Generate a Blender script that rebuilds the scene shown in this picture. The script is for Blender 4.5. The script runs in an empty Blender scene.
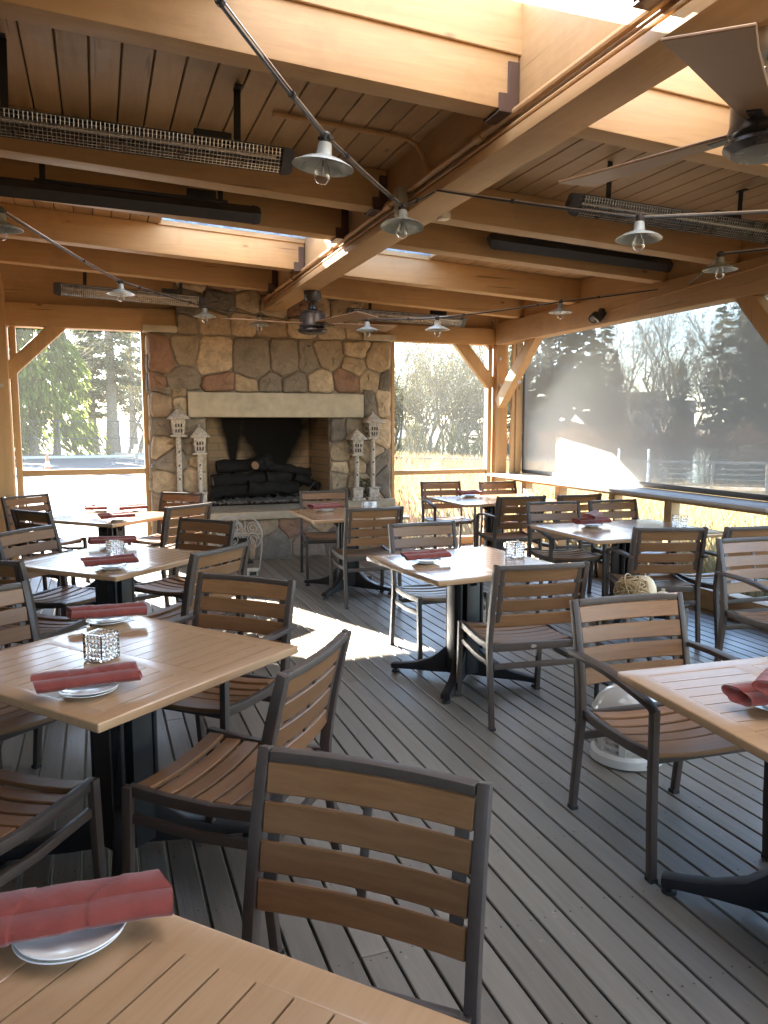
import bpy, bmesh, math, random
from mathutils import Vector, Matrix
R = math.radians
rnd = random.Random(7)
scene = bpy.context.scene
COL = scene.collection

# ------------------------------------------------------------------ materials
def newmat(name):
    m = bpy.data.materials.new(name); m.use_nodes = True
    nt = m.node_tree; b = nt.nodes['Principled BSDF']
    return m, nt, b
def N(nt, t, **kw):
    n = nt.nodes.new(t)
    for k, v in kw.items(): setattr(n, k, v)
    return n
def rgba(c): return (c[0], c[1], c[2], 1)
def mapping(nt, scale, coord='Object', rot=(0,0,0)):
    tc = N(nt, 'ShaderNodeTexCoord'); mp = N(nt, 'ShaderNodeMapping')
    mp.inputs['Scale'].default_value = scale; mp.inputs['Rotation'].default_value = rot
    nt.links.new(tc.outputs[coord], mp.inputs[0]); return mp.outputs[0]
def noise(nt, vec, scale, detail=4, rough=.55, dist=0):
    n = N(nt, 'ShaderNodeTexNoise'); n.inputs['Scale'].default_value = scale
    n.inputs['Detail'].default_value = detail; n.inputs['Roughness'].default_value = rough
    n.inputs['Distortion'].default_value = dist
    if vec is not None: nt.links.new(vec, n.inputs['Vector'])
    return n.outputs['Fac']
def ramp(nt, fac, stops):
    r = N(nt, 'ShaderNodeValToRGB'); el = r.color_ramp.elements
    while len(el) < len(stops): el.new(.5)
    for e, (p, c) in zip(el, stops): e.position = p; e.color = rgba(c)
    nt.links.new(fac, r.inputs[0]); return r.outputs[0]
def mix(nt, fac, a, b, mode='MIX'):
    m = N(nt, 'ShaderNodeMix', data_type='RGBA', blend_type=mode)
    for sock, v in ((m.inputs[0], fac), (m.inputs[6], a), (m.inputs[7], b)):
        if isinstance(v, (int, float)): sock.default_value = v
        elif isinstance(v, tuple): sock.default_value = rgba(v)
        else: nt.links.new(v, sock)
    return m.outputs[2]
def maprange(nt, fac, a, b, c, d):
    m = N(nt, 'ShaderNodeMapRange')
    for i, v in zip((1,2,3,4), (a,b,c,d)): m.inputs[i].default_value = v
    nt.links.new(fac, m.inputs[0]); return m.outputs[0]
def bump(nt, b, h, strength=.3, dist=.01):
    bp = N(nt, 'ShaderNodeBump'); bp.inputs['Strength'].default_value = strength; bp.inputs['Distance'].default_value = dist
    nt.links.new(h, bp.inputs['Height']); nt.links.new(bp.outputs[0], b.inputs['Normal'])

def attr_var(nt, name='tone'):
    a = N(nt, 'ShaderNodeAttribute'); a.attribute_name = name
    return a.outputs['Fac']

def m_wood(name, c1, c2, axis, rough=.55, knots=True, spec=.35, per_board=.0, gscale=1.0, bmp=.18):
    m, nt, b = newmat(name)
    s = [9*gscale, 9*gscale, 9*gscale]; s[axis] = .7*gscale
    v = mapping(nt, tuple(s))
    n1 = noise(nt, v, 3.2, 6, .62, .6)
    col = ramp(nt, n1, [(.28, c2), (.62, c1)])
    v2 = mapping(nt, (1,1,1))
    n2 = noise(nt, v2, 1.3, 3)
    col = mix(nt, maprange(nt, n2, .3, .7, 0, .45), col, tuple(x*.72 for x in c1))
    if knots:
        vk = mapping(nt, tuple(2.4 if i != axis else 1.1 for i in range(3)))
        vo = N(nt, 'ShaderNodeTexVoronoi'); vo.inputs['Scale'].default_value = 1.3; nt.links.new(vk, vo.inputs['Vector'])
        k = maprange(nt, vo.outputs['Distance'], .025, .06, .75, 0)
        col = mix(nt, k, col, tuple(x*.3 for x in c2))
    if knots:
        s2 = [26, 26, 26]; s2[axis] = .9
        ck = noise(nt, mapping(nt, tuple(s2)), 1.0, 2, .5, .3)
        col = mix(nt, maprange(nt, ck, .70, .735, 0, .65), col, tuple(x*.28 for x in c2))
        st_ = noise(nt, mapping(nt, (.9,.9,.9)), 2.3, 5, .7)
        col = mix(nt, maprange(nt, st_, .52, .72, 0, .35), col, tuple(x*.55 for x in c2))
    if per_board:
        t = attr_var(nt)
        hs = N(nt, 'ShaderNodeHueSaturation'); nt.links.new(col, hs.inputs['Color'])
        nt.links.new(maprange(nt, t, 0, 1, 1-per_board, 1+per_board), hs.inputs['Value']); col = hs.outputs[0]
    nt.links.new(col, b.inputs['Base Color'])
    nt.links.new(maprange(nt, n1, .2, .8, rough-.1*min(1,bmp*8), rough+.12*min(1,bmp*8)), b.inputs['Roughness'])
    b.inputs['Specular IOR Level'].default_value = spec
    if bmp: bump(nt, b, n1, bmp, .004)
    return m
BEAM1, BEAM2 = (.51,.325,.16), (.42,.25,.115)
M = {}
M['beam_x'] = m_wood('timber stain along x', BEAM1, BEAM2, 0)
M['beam_y'] = m_wood('timber stain along y', BEAM1, BEAM2, 1)
M['beam_z'] = m_wood('timber stain along z', BEAM1, BEAM2, 2)
M['board'] = m_wood('ceiling board stain', (.46,.30,.16), (.37,.225,.112), 1, per_board=.14)
M['slat'] = m_wood('brown slat', (.215,.105,.043), (.155,.072,.028), 0, .42, False, .45, .16, 2.2)
M['top'] = m_wood('pale teak tabletop', (.47,.29,.155), (.41,.245,.125), 0, .25, False, .6, .06, 2.0, .02)

for _n in M['top'].node_tree.nodes:
    if _n.type=='BSDF_PRINCIPLED': _n.inputs['Coat Weight'].default_value=.55; _n.inputs['Coat Roughness'].default_value=.13
def m_plain(name, c, rough=.5, metal=0, var=.12, nscale=14, spec=.5, bumpy=0):
    m, nt, b = newmat(name)
    n = noise(nt, mapping(nt, (1,1,1)), nscale, 5, .6)
    nt.links.new(mix(nt, maprange(nt, n, .3, .7, 0, 1), tuple(x*(1-var) for x in c), tuple(min(1, x*(1+var)) for x in c)), b.inputs['Base Color'])
    nt.links.new(maprange(nt, n, .3, .7, max(.03, rough-.07), rough+.07), b.inputs['Roughness'])
    b.inputs['Metallic'].default_value = metal; b.inputs['Specular IOR Level'].default_value = spec
    if bumpy: bump(nt, b, n, bumpy, .004)
    return m
M['bronze'] = m_plain('bronze powder coat', (.062,.047,.039), .42, 0, .1, 40, .35)
M['black'] = m_plain('black cast metal', (.012,.012,.013), .42, 0, .3, 20)
M['blackfab'] = m_plain('matt black', (.01,.01,.01), .8)
M['rubber'] = m_plain('glide plastic', (.015,.015,.015), .6)
M['plate'] = m_plain('white porcelain', (.78,.77,.74), .15, 0, .02)
M['heater'] = m_plain('dark heater housing', (.045,.043,.045), .4)
M['reflector'] = m_plain('dull aluminium reflector', (.16,.15,.14), .3, .8)
M['grille'] = m_plain('steel grille wire', (.5,.48,.45), .3, .9)
M['shade'] = m_plain('grey green enamel', (.30,.34,.33), .3, 0, .06)
M['cable'] = m_plain('cable rubber', (.025,.025,.025), .5)
M['wire'] = m_plain('steel guy wire', (.4,.38,.36), .35, .9)
M['cream'] = m_plain('cream cast stone', (.44,.39,.295), .7, 0, .16, 9, .25, .35)
M['mortar'] = m_plain('mortar', (.27,.235,.19), .9, 0, .15, 30, .2, .3)
M['firebrick'] = m_plain('firebrick', (.36,.25,.15), .8, 0, .12, 10)
M['char'] = m_plain('charred log', (.012,.011,.010), .85, 0, .5, 18, .2, .8)
M['ash'] = m_plain('pale log end', (.30,.20,.14), .8)
M['gravel'] = m_plain('lava gravel', (.17,.15,.13), .9, 0, .6, 60)
M['dirtywhite'] = m_plain('distressed white paint', (.43,.39,.34), .8, 0, .42, 38, .2, .4)
M['white'] = m_plain('glossy white glaze', (.50,.49,.44), .12, 0, .03)
M['whitemetal'] = m_plain('white painted iron', (.40,.40,.38), .5)
M['bright'] = m_plain('beige plastic', (.5,.48,.38), .4)
M['hole'] = m_plain('dark opening', (.02,.018,.016), .9)
M['darkwood'] = m_plain('dark fan motor', (.05,.045,.045), .3, .3)
M['fanmetal'] = m_plain('brushed nickel', (.36,.34,.31), .32, .6)
M['blade'] = m_wood('fan blade veneer', (.30,.185,.105), (.23,.135,.072), 0, .45, False)
M['pipe'] = m_plain('painted conduit', (.50,.31,.155), .6, 0, .1, 14, .25)
M['hanger'] = m_plain('brown painted bracket', (.075,.04,.028), .45)
M['ledge'] = m_plain('grey stained ledge', (.34,.30,.26), .38, 0, .12, 8)
M['galv'] = m_plain('galvanised plate', (.42,.38,.33), .4, .6)
M['screenframe'] = m_plain('screen track', (.06,.055,.055), .5)
M['foil'] = m_plain('wicker', (.30,.21,.10), .6)
M['balls'] = m_plain('cream gourd', (.52,.42,.26), .5)
M['cone'] = m_plain('orange plastic', (.75,.12,.03), .5)
M['conew'] = m_plain('cone white band', (.8,.8,.8), .4)

def m_napkin():
    m, nt, b = newmat('burgundy cloth')
    n = noise(nt, mapping(nt, (1,1,1)), 18, 4)
    nt.links.new(ramp(nt, n, [(.3, (.155,.030,.022)), (.7, (.21,.045,.034))]), b.inputs['Base Color'])
    b.inputs['Roughness'].default_value = .85; b.inputs['Specular IOR Level'].default_value = .15
    b.inputs['Sheen Weight'].default_value = .3
    w = noise(nt, mapping(nt, (1,1,1)), 900, 2); w2 = noise(nt, mapping(nt, (1,1,1)), 30, 4, .6, .5)
    w3=N(nt,'ShaderNodeMath',operation='ADD'); nt.links.new(w2,w3.inputs[0]); w4=N(nt,'ShaderNodeMath',operation='MULTIPLY'); nt.links.new(w,w4.inputs[0]); w4.inputs[1].default_value=.12; nt.links.new(w4.outputs[0],w3.inputs[1]); bump(nt, b, w3.outputs[0], .22, .005)
    return m
M['napkin'] = m_napkin()

def m_deck():
    m, nt, b = newmat('grey deck paint')
    v = mapping(nt, (14, .8, 14)); g = noise(nt, v, 3, 6, .65, .4)
    v2 = mapping(nt, (1,1,1)); big = noise(nt, v2, 1.1, 4)
    col = ramp(nt, g, [(.25, (.125,.108,.083)), (.7, (.185,.163,.129))])
    col = mix(nt, maprange(nt, big, .35, .7, 0, .5), col, (.178,.161,.134))
    sc = noise(nt, mapping(nt, (1,.35,1)), 38, 3, .7)
    col = mix(nt, maprange(nt, sc, .67, .76, 0, .55), col, (.32,.305,.275))
    vo = N(nt, 'ShaderNodeTexVoronoi'); vo.inputs['Scale'].default_value = 4.2
    nt.links.new(mapping(nt, (1.6,.8,1)), vo.inputs['Vector'])
    col = mix(nt, maprange(nt, vo.outputs['Distance'], .02, .045, .8, 0), col, (.03,.028,.026))
    hs = N(nt, 'ShaderNodeHueSaturation'); nt.links.new(col, hs.inputs['Color'])
    nt.links.new(maprange(nt, attr_var(nt), 0, 1, .8, 1.2), hs.inputs['Value'])
    nt.links.new(hs.outputs[0], b.inputs['Base Color'])
    nt.links.new(maprange(nt, big, .3, .7, .34, .5), b.inputs['Roughness'])
    bump(nt, b, g, .25, .004)
    return m
M['deck'] = m_deck()
M['darkboard'] = m_wood('dark brown wall stain', (.085,.060,.042), (.055,.038,.026), 2)

STONES = [(.43,.325,.21),(.34,.27,.19),(.25,.21,.165),(.29,.17,.115),(.52,.41,.28),(.18,.16,.135),(.36,.265,.18)]
def m_stone(i, c):
    m, nt, b = newmat('field stone %d' % i)
    v = mapping(nt, (1,1,1)); n = noise(nt, v, 7, 8, .68, .5)
    n2 = noise(nt, v, 28, 6, .7)
    col = ramp(nt, n, [(.25, tuple(x*.55 for x in c)), (.5, c), (.78, tuple(min(1, x*1.35) for x in c))])
    col = mix(nt, maprange(nt, n2, .45, .75, 0, .5), col, (.13,.11,.085))
    nt.links.new(col, b.inputs['Base Color']); b.inputs['Roughness'].default_value = .85
    b.inputs['Specular IOR Level'].default_value = .25
    bump(nt, b, n2, .6, .02)
    return m
MSTONE = [m_stone(i, c) for i, c in enumerate(STONES)]

def m_firebox():
    m, nt, b = newmat('sooted firebrick')
    v = mapping(nt, (1,1,1))
    br = N(nt, 'ShaderNodeTexBrick'); br.inputs['Scale'].default_value = 1.0
    br.inputs['Brick Width'].default_value = .23; br.inputs['Row Height'].default_value = .09; br.inputs['Mortar Size'].default_value = .006
    br.inputs['Color1'].default_value = rgba((.34,.23,.14)); br.inputs['Color2'].default_value = rgba((.29,.19,.11)); br.inputs['Mortar'].default_value = rgba((.2,.16,.12))
    nt.links.new(mapping(nt, (1,1,1), rot=(R(90),0,0)), br.inputs['Vector'])
    # soot plumes rising over the logs: stains with a shape of their own
    sx = N(nt, 'ShaderNodeSeparateXYZ'); tc = N(nt, 'ShaderNodeTexCoord'); nt.links.new(tc.outputs['Object'], sx.inputs[0])
    def plume(cx, w, z0):
        a = N(nt, 'ShaderNodeMath', operation='SUBTRACT'); nt.links.new(sx.outputs[0], a.inputs[0]); a.inputs[1].default_value = cx
        a2 = N(nt, 'ShaderNodeMath', operation='ABSOLUTE'); nt.links.new(a.outputs[0], a2.inputs[0])
        z = maprange(nt, sx.outputs[2], z0, z0+.8, .02, w)
        d = N(nt, 'ShaderNodeMath', operation='DIVIDE'); nt.links.new(a2.outputs[0], d.inputs[0]); nt.links.new(z, d.inputs[1])
        nn = noise(nt, v, 4, 3)
        e = N(nt, 'ShaderNodeMath', operation='ADD'); nt.links.new(d.outputs[0], e.inputs[0]); nt.links.new(maprange(nt, nn, 0, 1, -.3, .3), e.inputs[1])
        return maprange(nt, e.outputs[0], .6, 1.25, 1, 0)
    col = mix(nt, plume(2.05, .62, .75), br.outputs[0], (.012,.010,.009))
    col = mix(nt, plume(1.55, .26, 1.05), col, (.014,.012,.010))
    nt.links.new(col, b.inputs['Base Color']); b.inputs['Roughness'].default_value = .9
    b.inputs['Specular IOR Level'].default_value = .1
    return m
M['firebox'] = m_firebox()

def m_glass(name, tint=(1,1,1), rough=.02):
    m, nt, b = newmat(name)
    b.inputs['Base Color'].default_value = rgba(tint); b.inputs['Transmission Weight'].default_value = 1
    b.inputs['Roughness'].default_value = rough; b.inputs['IOR'].default_value = 1.45
    return m
M['glass'] = m_glass('clear pressed glass')
def m_bulb():
    m, nt, b = newmat('thin bulb glass')
    out = nt.nodes['Material Output']
    t = N(nt, 'ShaderNodeBsdfTransparent'); g = N(nt, 'ShaderNodeBsdfGlossy'); g.inputs['Roughness'].default_value = .03
    lw = N(nt, 'ShaderNodeLayerWeight'); lw.inputs['Blend'].default_value = .35
    mx = N(nt, 'ShaderNodeMixShader'); nt.links.new(lw.outputs['Facing'], mx.inputs[0])
    nt.links.new(t.outputs[0], mx.inputs[1]); nt.links.new(g.outputs[0], mx.inputs[2]); nt.links.new(mx.outputs[0], out.inputs[0])
    return m
M['bulb'] = m_bulb()
def m_mesh(name, open_, c, trans=.3, noisy=None):
    m, nt, b = newmat(name); out = nt.nodes['Material Output']
    t = N(nt, 'ShaderNodeBsdfTransparent'); d = N(nt, 'ShaderNodeBsdfDiffuse'); d.inputs[0].default_value = rgba(c)
    tr = N(nt, 'ShaderNodeBsdfTranslucent'); tr.inputs[0].default_value = rgba(c)
    m1 = N(nt, 'ShaderNodeMixShader'); m1.inputs[0].default_value = trans
    nt.links.new(d.outputs[0], m1.inputs[1]); nt.links.new(tr.outputs[0], m1.inputs[2])
    m2 = N(nt, 'ShaderNodeMixShader'); m2.inputs[0].default_value = open_
    if noisy:
        n = noise(nt, mapping(nt, (1,1,1)), noisy[0], 5, .6, 1.0)
        nt.links.new(maprange(nt, n, .35, .65, noisy[1], noisy[2]), m2.inputs[0])
    nt.links.new(m1.outputs[0], m2.inputs[1]); nt.links.new(t.outputs[0], m2.inputs[2]); nt.links.new(m2.outputs[0], out.inputs[0])
    return m
M['suncloth'] = m_mesh('solar screen cloth', .50, (.36,.36,.355), .14)
def satin(m,f,rough):
    nt=m.node_tree; out=nt.nodes['Material Output']; m2=out.inputs[0].links[0].from_node; m1=m2.inputs[1].links[0].from_node
    g=N(nt,'ShaderNodeBsdfGlossy'); g.inputs['Roughness'].default_value=rough; g.inputs[0].default_value=(.8,.78,.75,1)
    m3=N(nt,'ShaderNodeMixShader'); m3.inputs[0].default_value=f; nt.links.new(m1.outputs[0],m3.inputs[1]); nt.links.new(g.outputs[0],m3.inputs[2]); nt.links.new(m3.outputs[0],m2.inputs[1])
satin(M['suncloth'],.10,.42)
M['flyscreen'] = m_mesh('fine insect mesh', .92, (.12,.12,.11), .5)  # inferred window mesh, put in to lay a pale sunlit veil over the view
M['skylight'] = m_mesh('leaf dusted skylight sheet', .5, (.72,.72,.70), .75, (5, .45, .93))

def m_leaf(name, c, var=.35, trans=.45):
    m, nt, b = newmat(name); out = nt.nodes['Material Output']
    oi = N(nt, 'ShaderNodeNewGeometry')
    n = oi.outputs['Random Per Island']
    col = ramp(nt, n, [(0, tuple(x*(1-var) for x in c)), (1, tuple(min(1, x*(1+var)) for x in c))])
    d = N(nt, 'ShaderNodeBsdfDiffuse'); tr = N(nt, 'ShaderNodeBsdfTranslucent')
    nt.links.new(col, d.inputs[0]); nt.links.new(col, tr.inputs[0])
    mx = N(nt, 'ShaderNodeMixShader'); mx.inputs[0].default_value = trans
    nt.links.new(d.outputs[0], mx.inputs[1]); nt.links.new(tr.outputs[0], mx.inputs[2]); nt.links.new(mx.outputs[0], out.inputs[0])
    return m
M['cedar'] = m_leaf('cedar spray', (.125,.16,.034),.35,.55)
M['conifer'] = m_leaf('conifer needles', (.045,.065,.028), .4, .25)
M['greyfir'] = m_leaf('grey green fir needles', (.085,.10,.055), .35, .4)
M['leafbud'] = m_leaf('budding twigs', (.13,.115,.055), .4)
M['straw'] = m_leaf('dry grass', (.215,.165,.082), .4, .4)
M['redshrub'] = m_leaf('red osier twigs', (.25,.12,.075), .35, .2)
M['bark'] = m_plain('grey bark', (.17,.14,.11), .9, 0, .3, 9, .2, .6)
M['twig'] = m_plain('pale twig bark', (.17,.145,.105), .9, 0, .25, 5, .2)
M['asphalt'] = m_plain('worn asphalt', (.042,.042,.044), .8, 0, .25, .6)
M['concrete'] = m_plain('kerb concrete', (.38,.37,.34), .8)
M['soil'] = m_plain('dry meadow soil', (.10,.078,.045), .95, 0, .3, 2)
M['path'] = m_plain('boardwalk planks', (.24,.21,.175), .7)
M['fencewire'] = m_plain('dark fence steel', (.05,.05,.05), .5)
M['bluepole'] = m_plain('pale blue pole', (.25,.42,.5), .4)
M['house'] = m_plain('grey siding', (.42,.42,.42), .7)
M['roofing'] = m_plain('dark shingle', (.09,.085,.08), .8)
M['clothA'] = m_plain('navy cloth', (.03,.035,.09), .8); M['clothB'] = m_plain('yellow cloth', (.75,.5,.04), .8)
M['clothC'] = m_plain('red cloth', (.5,.06,.04), .8); M['clothD'] = m_plain('grey denim', (.12,.14,.19), .8)
M['skin'] = m_plain('skin', (.5,.3,.2), .6); M['hair'] = m_plain('brown hair', (.06,.04,.025), .7)
def m_water():
    m, nt, b = newmat('lake water')
    b.inputs['Base Color'].default_value = rgba((.03,.035,.03)); b.inputs['Roughness'].default_value = .08
    n = noise(nt, mapping(nt, (1,1,1)), 1.2, 4); bump(nt, b, n, .25, .05)
    return m
M['water'] = m_water()

# ------------------------------------------------------------------ mesh helpers
class MB:
    def __init__(s): s.v=[]; s.f=[]; s.mi=[]; s.tone=[]
    def add(s, vs, fs, mi=0, tone=None):
        o=len(s.v); s.v += [tuple(v) for v in vs]
        t = rnd.random() if tone is None else tone
        for f in fs: s.f.append([i+o for i in f]); s.mi.append(mi); s.tone.append(t)
    def obox(s, c, ax, mi=0):
        c=Vector(c); X,Y,Z=[Vector(a) for a in ax]
        vs=[c+X*i+Y*j+Z*k for k in (-1,1) for j in (-1,1) for i in (-1,1)]
        fs=[(0,2,3,1),(4,5,7,6),(0,1,5,4),(2,6,7,3),(0,4,6,2),(1,3,7,5)]
        if X.cross(Y).dot(Z)<0: fs=[f[::-1] for f in fs]
        s.add(vs,fs,mi)
    def box(s, x0,x1,y0,y1,z0,z1, mi=0):
        s.obox(((x0+x1)/2,(y0+y1)/2,(z0+z1)/2), (((x1-x0)/2,0,0),(0,(y1-y0)/2,0),(0,0,(z1-z0)/2)), mi)
    def sweep(s, pts, w, h, up=(0,0,1), mi=0, close=True):
        """rectangular section w (sideways) x h (along up) swept along pts; w,h may be lists"""
        pts=[Vector(p) for p in pts]; n=len(pts); vs=[]; fs=[]
        for i,p in enumerate(pts):
            t=(pts[min(i+1,n-1)]-pts[max(i-1,0)]).normalized()
            u=Vector(up[i] if isinstance(up,list) else up); sd=t.cross(u).normalized(); u2=sd.cross(t).normalized()
            ww=w[i] if isinstance(w,list) else w; hh=h[i] if isinstance(h,list) else h
            for a,b in ((-1,-1),(1,-1),(1,1),(-1,1)): vs.append(p+sd*(a*ww/2)+u2*(b*hh/2))
        for i in range(n-1):
            for k in range(4):
                a=i*4+k; b=i*4+(k+1)%4; fs.append((a,b,b+4,a+4))
        fs.append((3,2,1,0)); e=(n-1)*4; fs.append((e,e+1,e+2,e+3))
        s.add(vs,fs,mi)
    def bar(s,p,q,w,h,up=(0,0,1),mi=0): s.sweep([p,q],w,h,up,mi)
    def tube(s, pts, r, n=8, mi=0, cap=True):
        pts=[Vector(p) for p in pts]; m=len(pts); vs=[]; fs=[]
        t0=(pts[1]-pts[0]).normalized(); u=t0.orthogonal().normalized()
        for i,p in enumerate(pts):
            t=(pts[min(i+1,m-1)]-pts[max(i-1,0)]).normalized()
            u=(u-t*u.dot(t)); u=u.normalized() if u.length>1e-6 else t.orthogonal().normalized()
            w=t.cross(u); rr=r[i] if isinstance(r,list) else r
            for k in range(n):
                a=2*math.pi*k/n; vs.append(p+(u*math.cos(a)+w*math.sin(a))*rr)
        for i in range(m-1):
            for k in range(n):
                a=i*n+k; b=i*n+(k+1)%n; fs.append((a,b,b+n,a+n))
        if cap: fs.append(tuple(range(n-1,-1,-1))); fs.append(tuple(range((m-1)*n,m*n)))
        s.add(vs,fs,mi)
    def lathe(s, prof, c=(0,0,0), n=24, mi=0, sx=1, sy=1):
        vs=[]; fs=[]; m=len(prof); c=Vector(c)
        for r,z in prof:
            for k in range(n):
                a=2*math.pi*k/n; vs.append(c+Vector((r*sx*math.cos(a),r*sy*math.sin(a),z)))
        for i in range(m-1):
            for k in range(n):
                a=i*n+k; b=i*n+(k+1)%n; fs.append((a,b,b+n,a+n))
        fs.append(tuple(range(n-1,-1,-1))); fs.append(tuple(range((m-1)*n,m*n)))
        s.add(vs,fs,mi)
    def ball(s, c, r, n=12, mi=0, sz=1):
        m=max(6,n//2); s.lathe([(max(1e-4,r*math.sin(math.pi*i/m)), -r*sz*math.cos(math.pi*i/m)) for i in range(m+1)], c, n, mi)
    def loft(s, rings, mi=0, cap=True):
        n=len(rings[0]); vs=[p for r in rings for p in r]; fs=[]
        for i in range(len(rings)-1):
            for k in range(n):
                a=i*n+k; b=i*n+(k+1)%n; fs.append((a,b,b+n,a+n))
        if cap: fs.append(tuple(range(n-1,-1,-1))); fs.append(tuple(range((len(rings)-1)*n,len(rings)*n)))
        s.add(vs,fs,mi)
    def build(s, name, mats, parent=None, bevel=0, smooth=35, seg=2, fixn=False):
        if not isinstance(mats,(list,tuple)): mats=[mats]
        me=bpy.data.meshes.new(name); me.from_pydata([tuple(v) for v in s.v],[],s.f)
        for m in mats: me.materials.append(m)
        me.polygons.foreach_set('material_index', s.mi)
        at=me.attributes.new('tone','FLOAT','FACE'); at.data.foreach_set('value', s.tone)
        if bevel or fixn:
            bm=bmesh.new(); bm.from_mesh(me)
            if fixn: bmesh.ops.recalc_face_normals(bm, faces=bm.faces)
            if bevel:
                ed=[e for e in bm.edges if len(e.link_faces)==2 and e.calc_face_angle(0)>R(40)]
                bmesh.ops.bevel(bm, geom=ed, offset=bevel, segments=seg, profile=.6, affect='EDGES', clamp_overlap=True)
            bm.to_mesh(me); bm.free()
        if smooth:
            me.polygons.foreach_set('use_smooth',[True]*len(me.polygons)); me.set_sharp_from_angle(angle=R(smooth))
        me.update()
        o=bpy.data.objects.new(name, me); COL.objects.link(o)
        if parent: o.parent=parent
        return o

def tag(o, label=None, cat=None, group=None, kind=None):
    if label: o['label']=label
    if cat: o['category']=cat
    if group: o['group']=group
    if kind: o['kind']=kind
    return o
def thing(name, label, cat, loc=(0,0,0), rz=0, group=None):
    o=bpy.data.objects.new(name,None); COL.objects.link(o); o.location=loc; o.rotation_euler=(0,0,rz)
    o.empty_display_size=.1
    return tag(o,label,cat,group)
def copy_tree(o, parent=None):
    c=o.copy(); COL.objects.link(c)
    if parent: c.parent=parent
    for ch in list(o.children): copy_tree(ch,c)
    return c
PLACED=set()
def place(proto, loc, rz, label, group=None, tilt=None):
    """first use moves the prototype itself, later uses copy it with its parts"""
    if proto.name in PLACED: o=copy_tree(proto)
    else: o=proto; PLACED.add(proto.name)
    o.location=loc; o.rotation_euler=(tilt[0],tilt[1],rz) if tilt else (0,0,rz)
    o['label']=label
    if group: o['group']=group
    return o
def struct(name, mb, mats, **k): return tag(mb.build(name,mats,**k), kind='structure')

# ------------------------------------------------------------------ dimensions
XL, XR = -1.15, 4.82          # inner faces of left / right walls
YB = 9.10                     # back window line
YF = -2.2                     # rear end of the pavilion (behind the camera)
GX = 1.95                     # girder centre
def zj(x): return 3.0-.047*(x-GX)       # underside of the joists (roof falls to the right)
def zb(x): return zj(x)+.25             # underside of the ceiling boards

# ------------------------------------------------------------------ deck
mb=MB(); p=.0985; x=-1.3
while x<5.0:
    # boards butt at staggered joints
    ys=[YF, rnd.uniform(-1,2.5), rnd.uniform(4,6.6), 9.5]
    for a,b in zip(ys[:-1],ys[1:]): mb.box(x+.0045,x+p-.0045,a+.0015,b-.0015,-.035,-rnd.uniform(0,.0012))
    x+=p
dk=struct('deck', mb, M['deck'], bevel=.003, seg=1)
mb=MB(); x=-1.3
while x<5.0:
    y=-2.05
    while y<9.4:
        for fx in (.27,.73):
            if rnd.random()<.8:
                cx=x+p*fx+rnd.uniform(-.006,.006); cyy=y+rnd.uniform(-.015,.015); r_=rnd.uniform(.0028,.0042)
                mb.add([(cx+r_*math.cos(k*math.pi/3),cyy+r_*math.sin(k*math.pi/3),.0006) for k in range(6)],[(0,1,2,3,4,5)])
        y+=.405
    x+=p
sc_=mb.build('screw_head',M['rubber'],smooth=0); sc_.parent=dk; tag(sc_,kind='stuff')

# ------------------------------------------------------------------ pavilion
pav=thing('timber_pavilion','orange stained timber pavilion with beams, posts and braces roofing the grey dining deck','pavilion',(0,0,0))
def part(name, mb, m, parent=pav, **k): return mb.build(name, m, parent, **k)
# joists hung off the girder
JY=[(-1.9,.13),(-.2,.13),(2.2,.13),(3.28,.135),(5.0,.15),(5.85,.15),(7.2,.14),(8.37,.14)]
def sloped_box(mb,x0,x1,y0,y1,f0,f1):
    vs=[(x0,y0,f0(x0)),(x1,y0,f0(x1)),(x1,y1,f0(x1)),(x0,y1,f0(x0)),(x0,y0,f1(x0)),(x1,y0,f1(x1)),(x1,y1,f1(x1)),(x0,y1,f1(x0))]
    mb.add(vs,[(3,2,1,0),(4,5,6,7),(0,1,5,4),(1,2,6,5),(2,3,7,6),(3,0,4,7)])
def hanger(x, y0, w, sgn, parent):
    # U shaped joist hanger: two ears on the joist's cheeks and a saddle under it
    m=MB(); z=zj(x)
    for yy in (y0-.006, y0+w+.006):
        m.box(min(x,x+sgn*.055),max(x,x+sgn*.055),yy-.004,yy+.004,z-.004,z+.21)
        m.obox((x+sgn*.055,yy,z+.03),((.045,0,0),(0,.0045,0),(0,0,.04)))
    m.box(min(x,x+sgn*.10),max(x,x+sgn*.10),y0-.01,y0+w+.01,z-.012,z-.002)
    m.build('joist_hanger',M['hanger'],parent,bevel=.0015,seg=1)
for y0,w in JY:
    for a,b,sg in ((XL-.1,GX-.085,-1),(GX+.085,XR+.17,1)):
        m=MB(); sloped_box(m,a,b,y0,y0+w,zj,lambda x:zj(x)+.248)
        j=part('joist',m,M['beam_x'],bevel=.006)
        hanger(GX+sg*.086,y0,w,sg,j)
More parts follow.
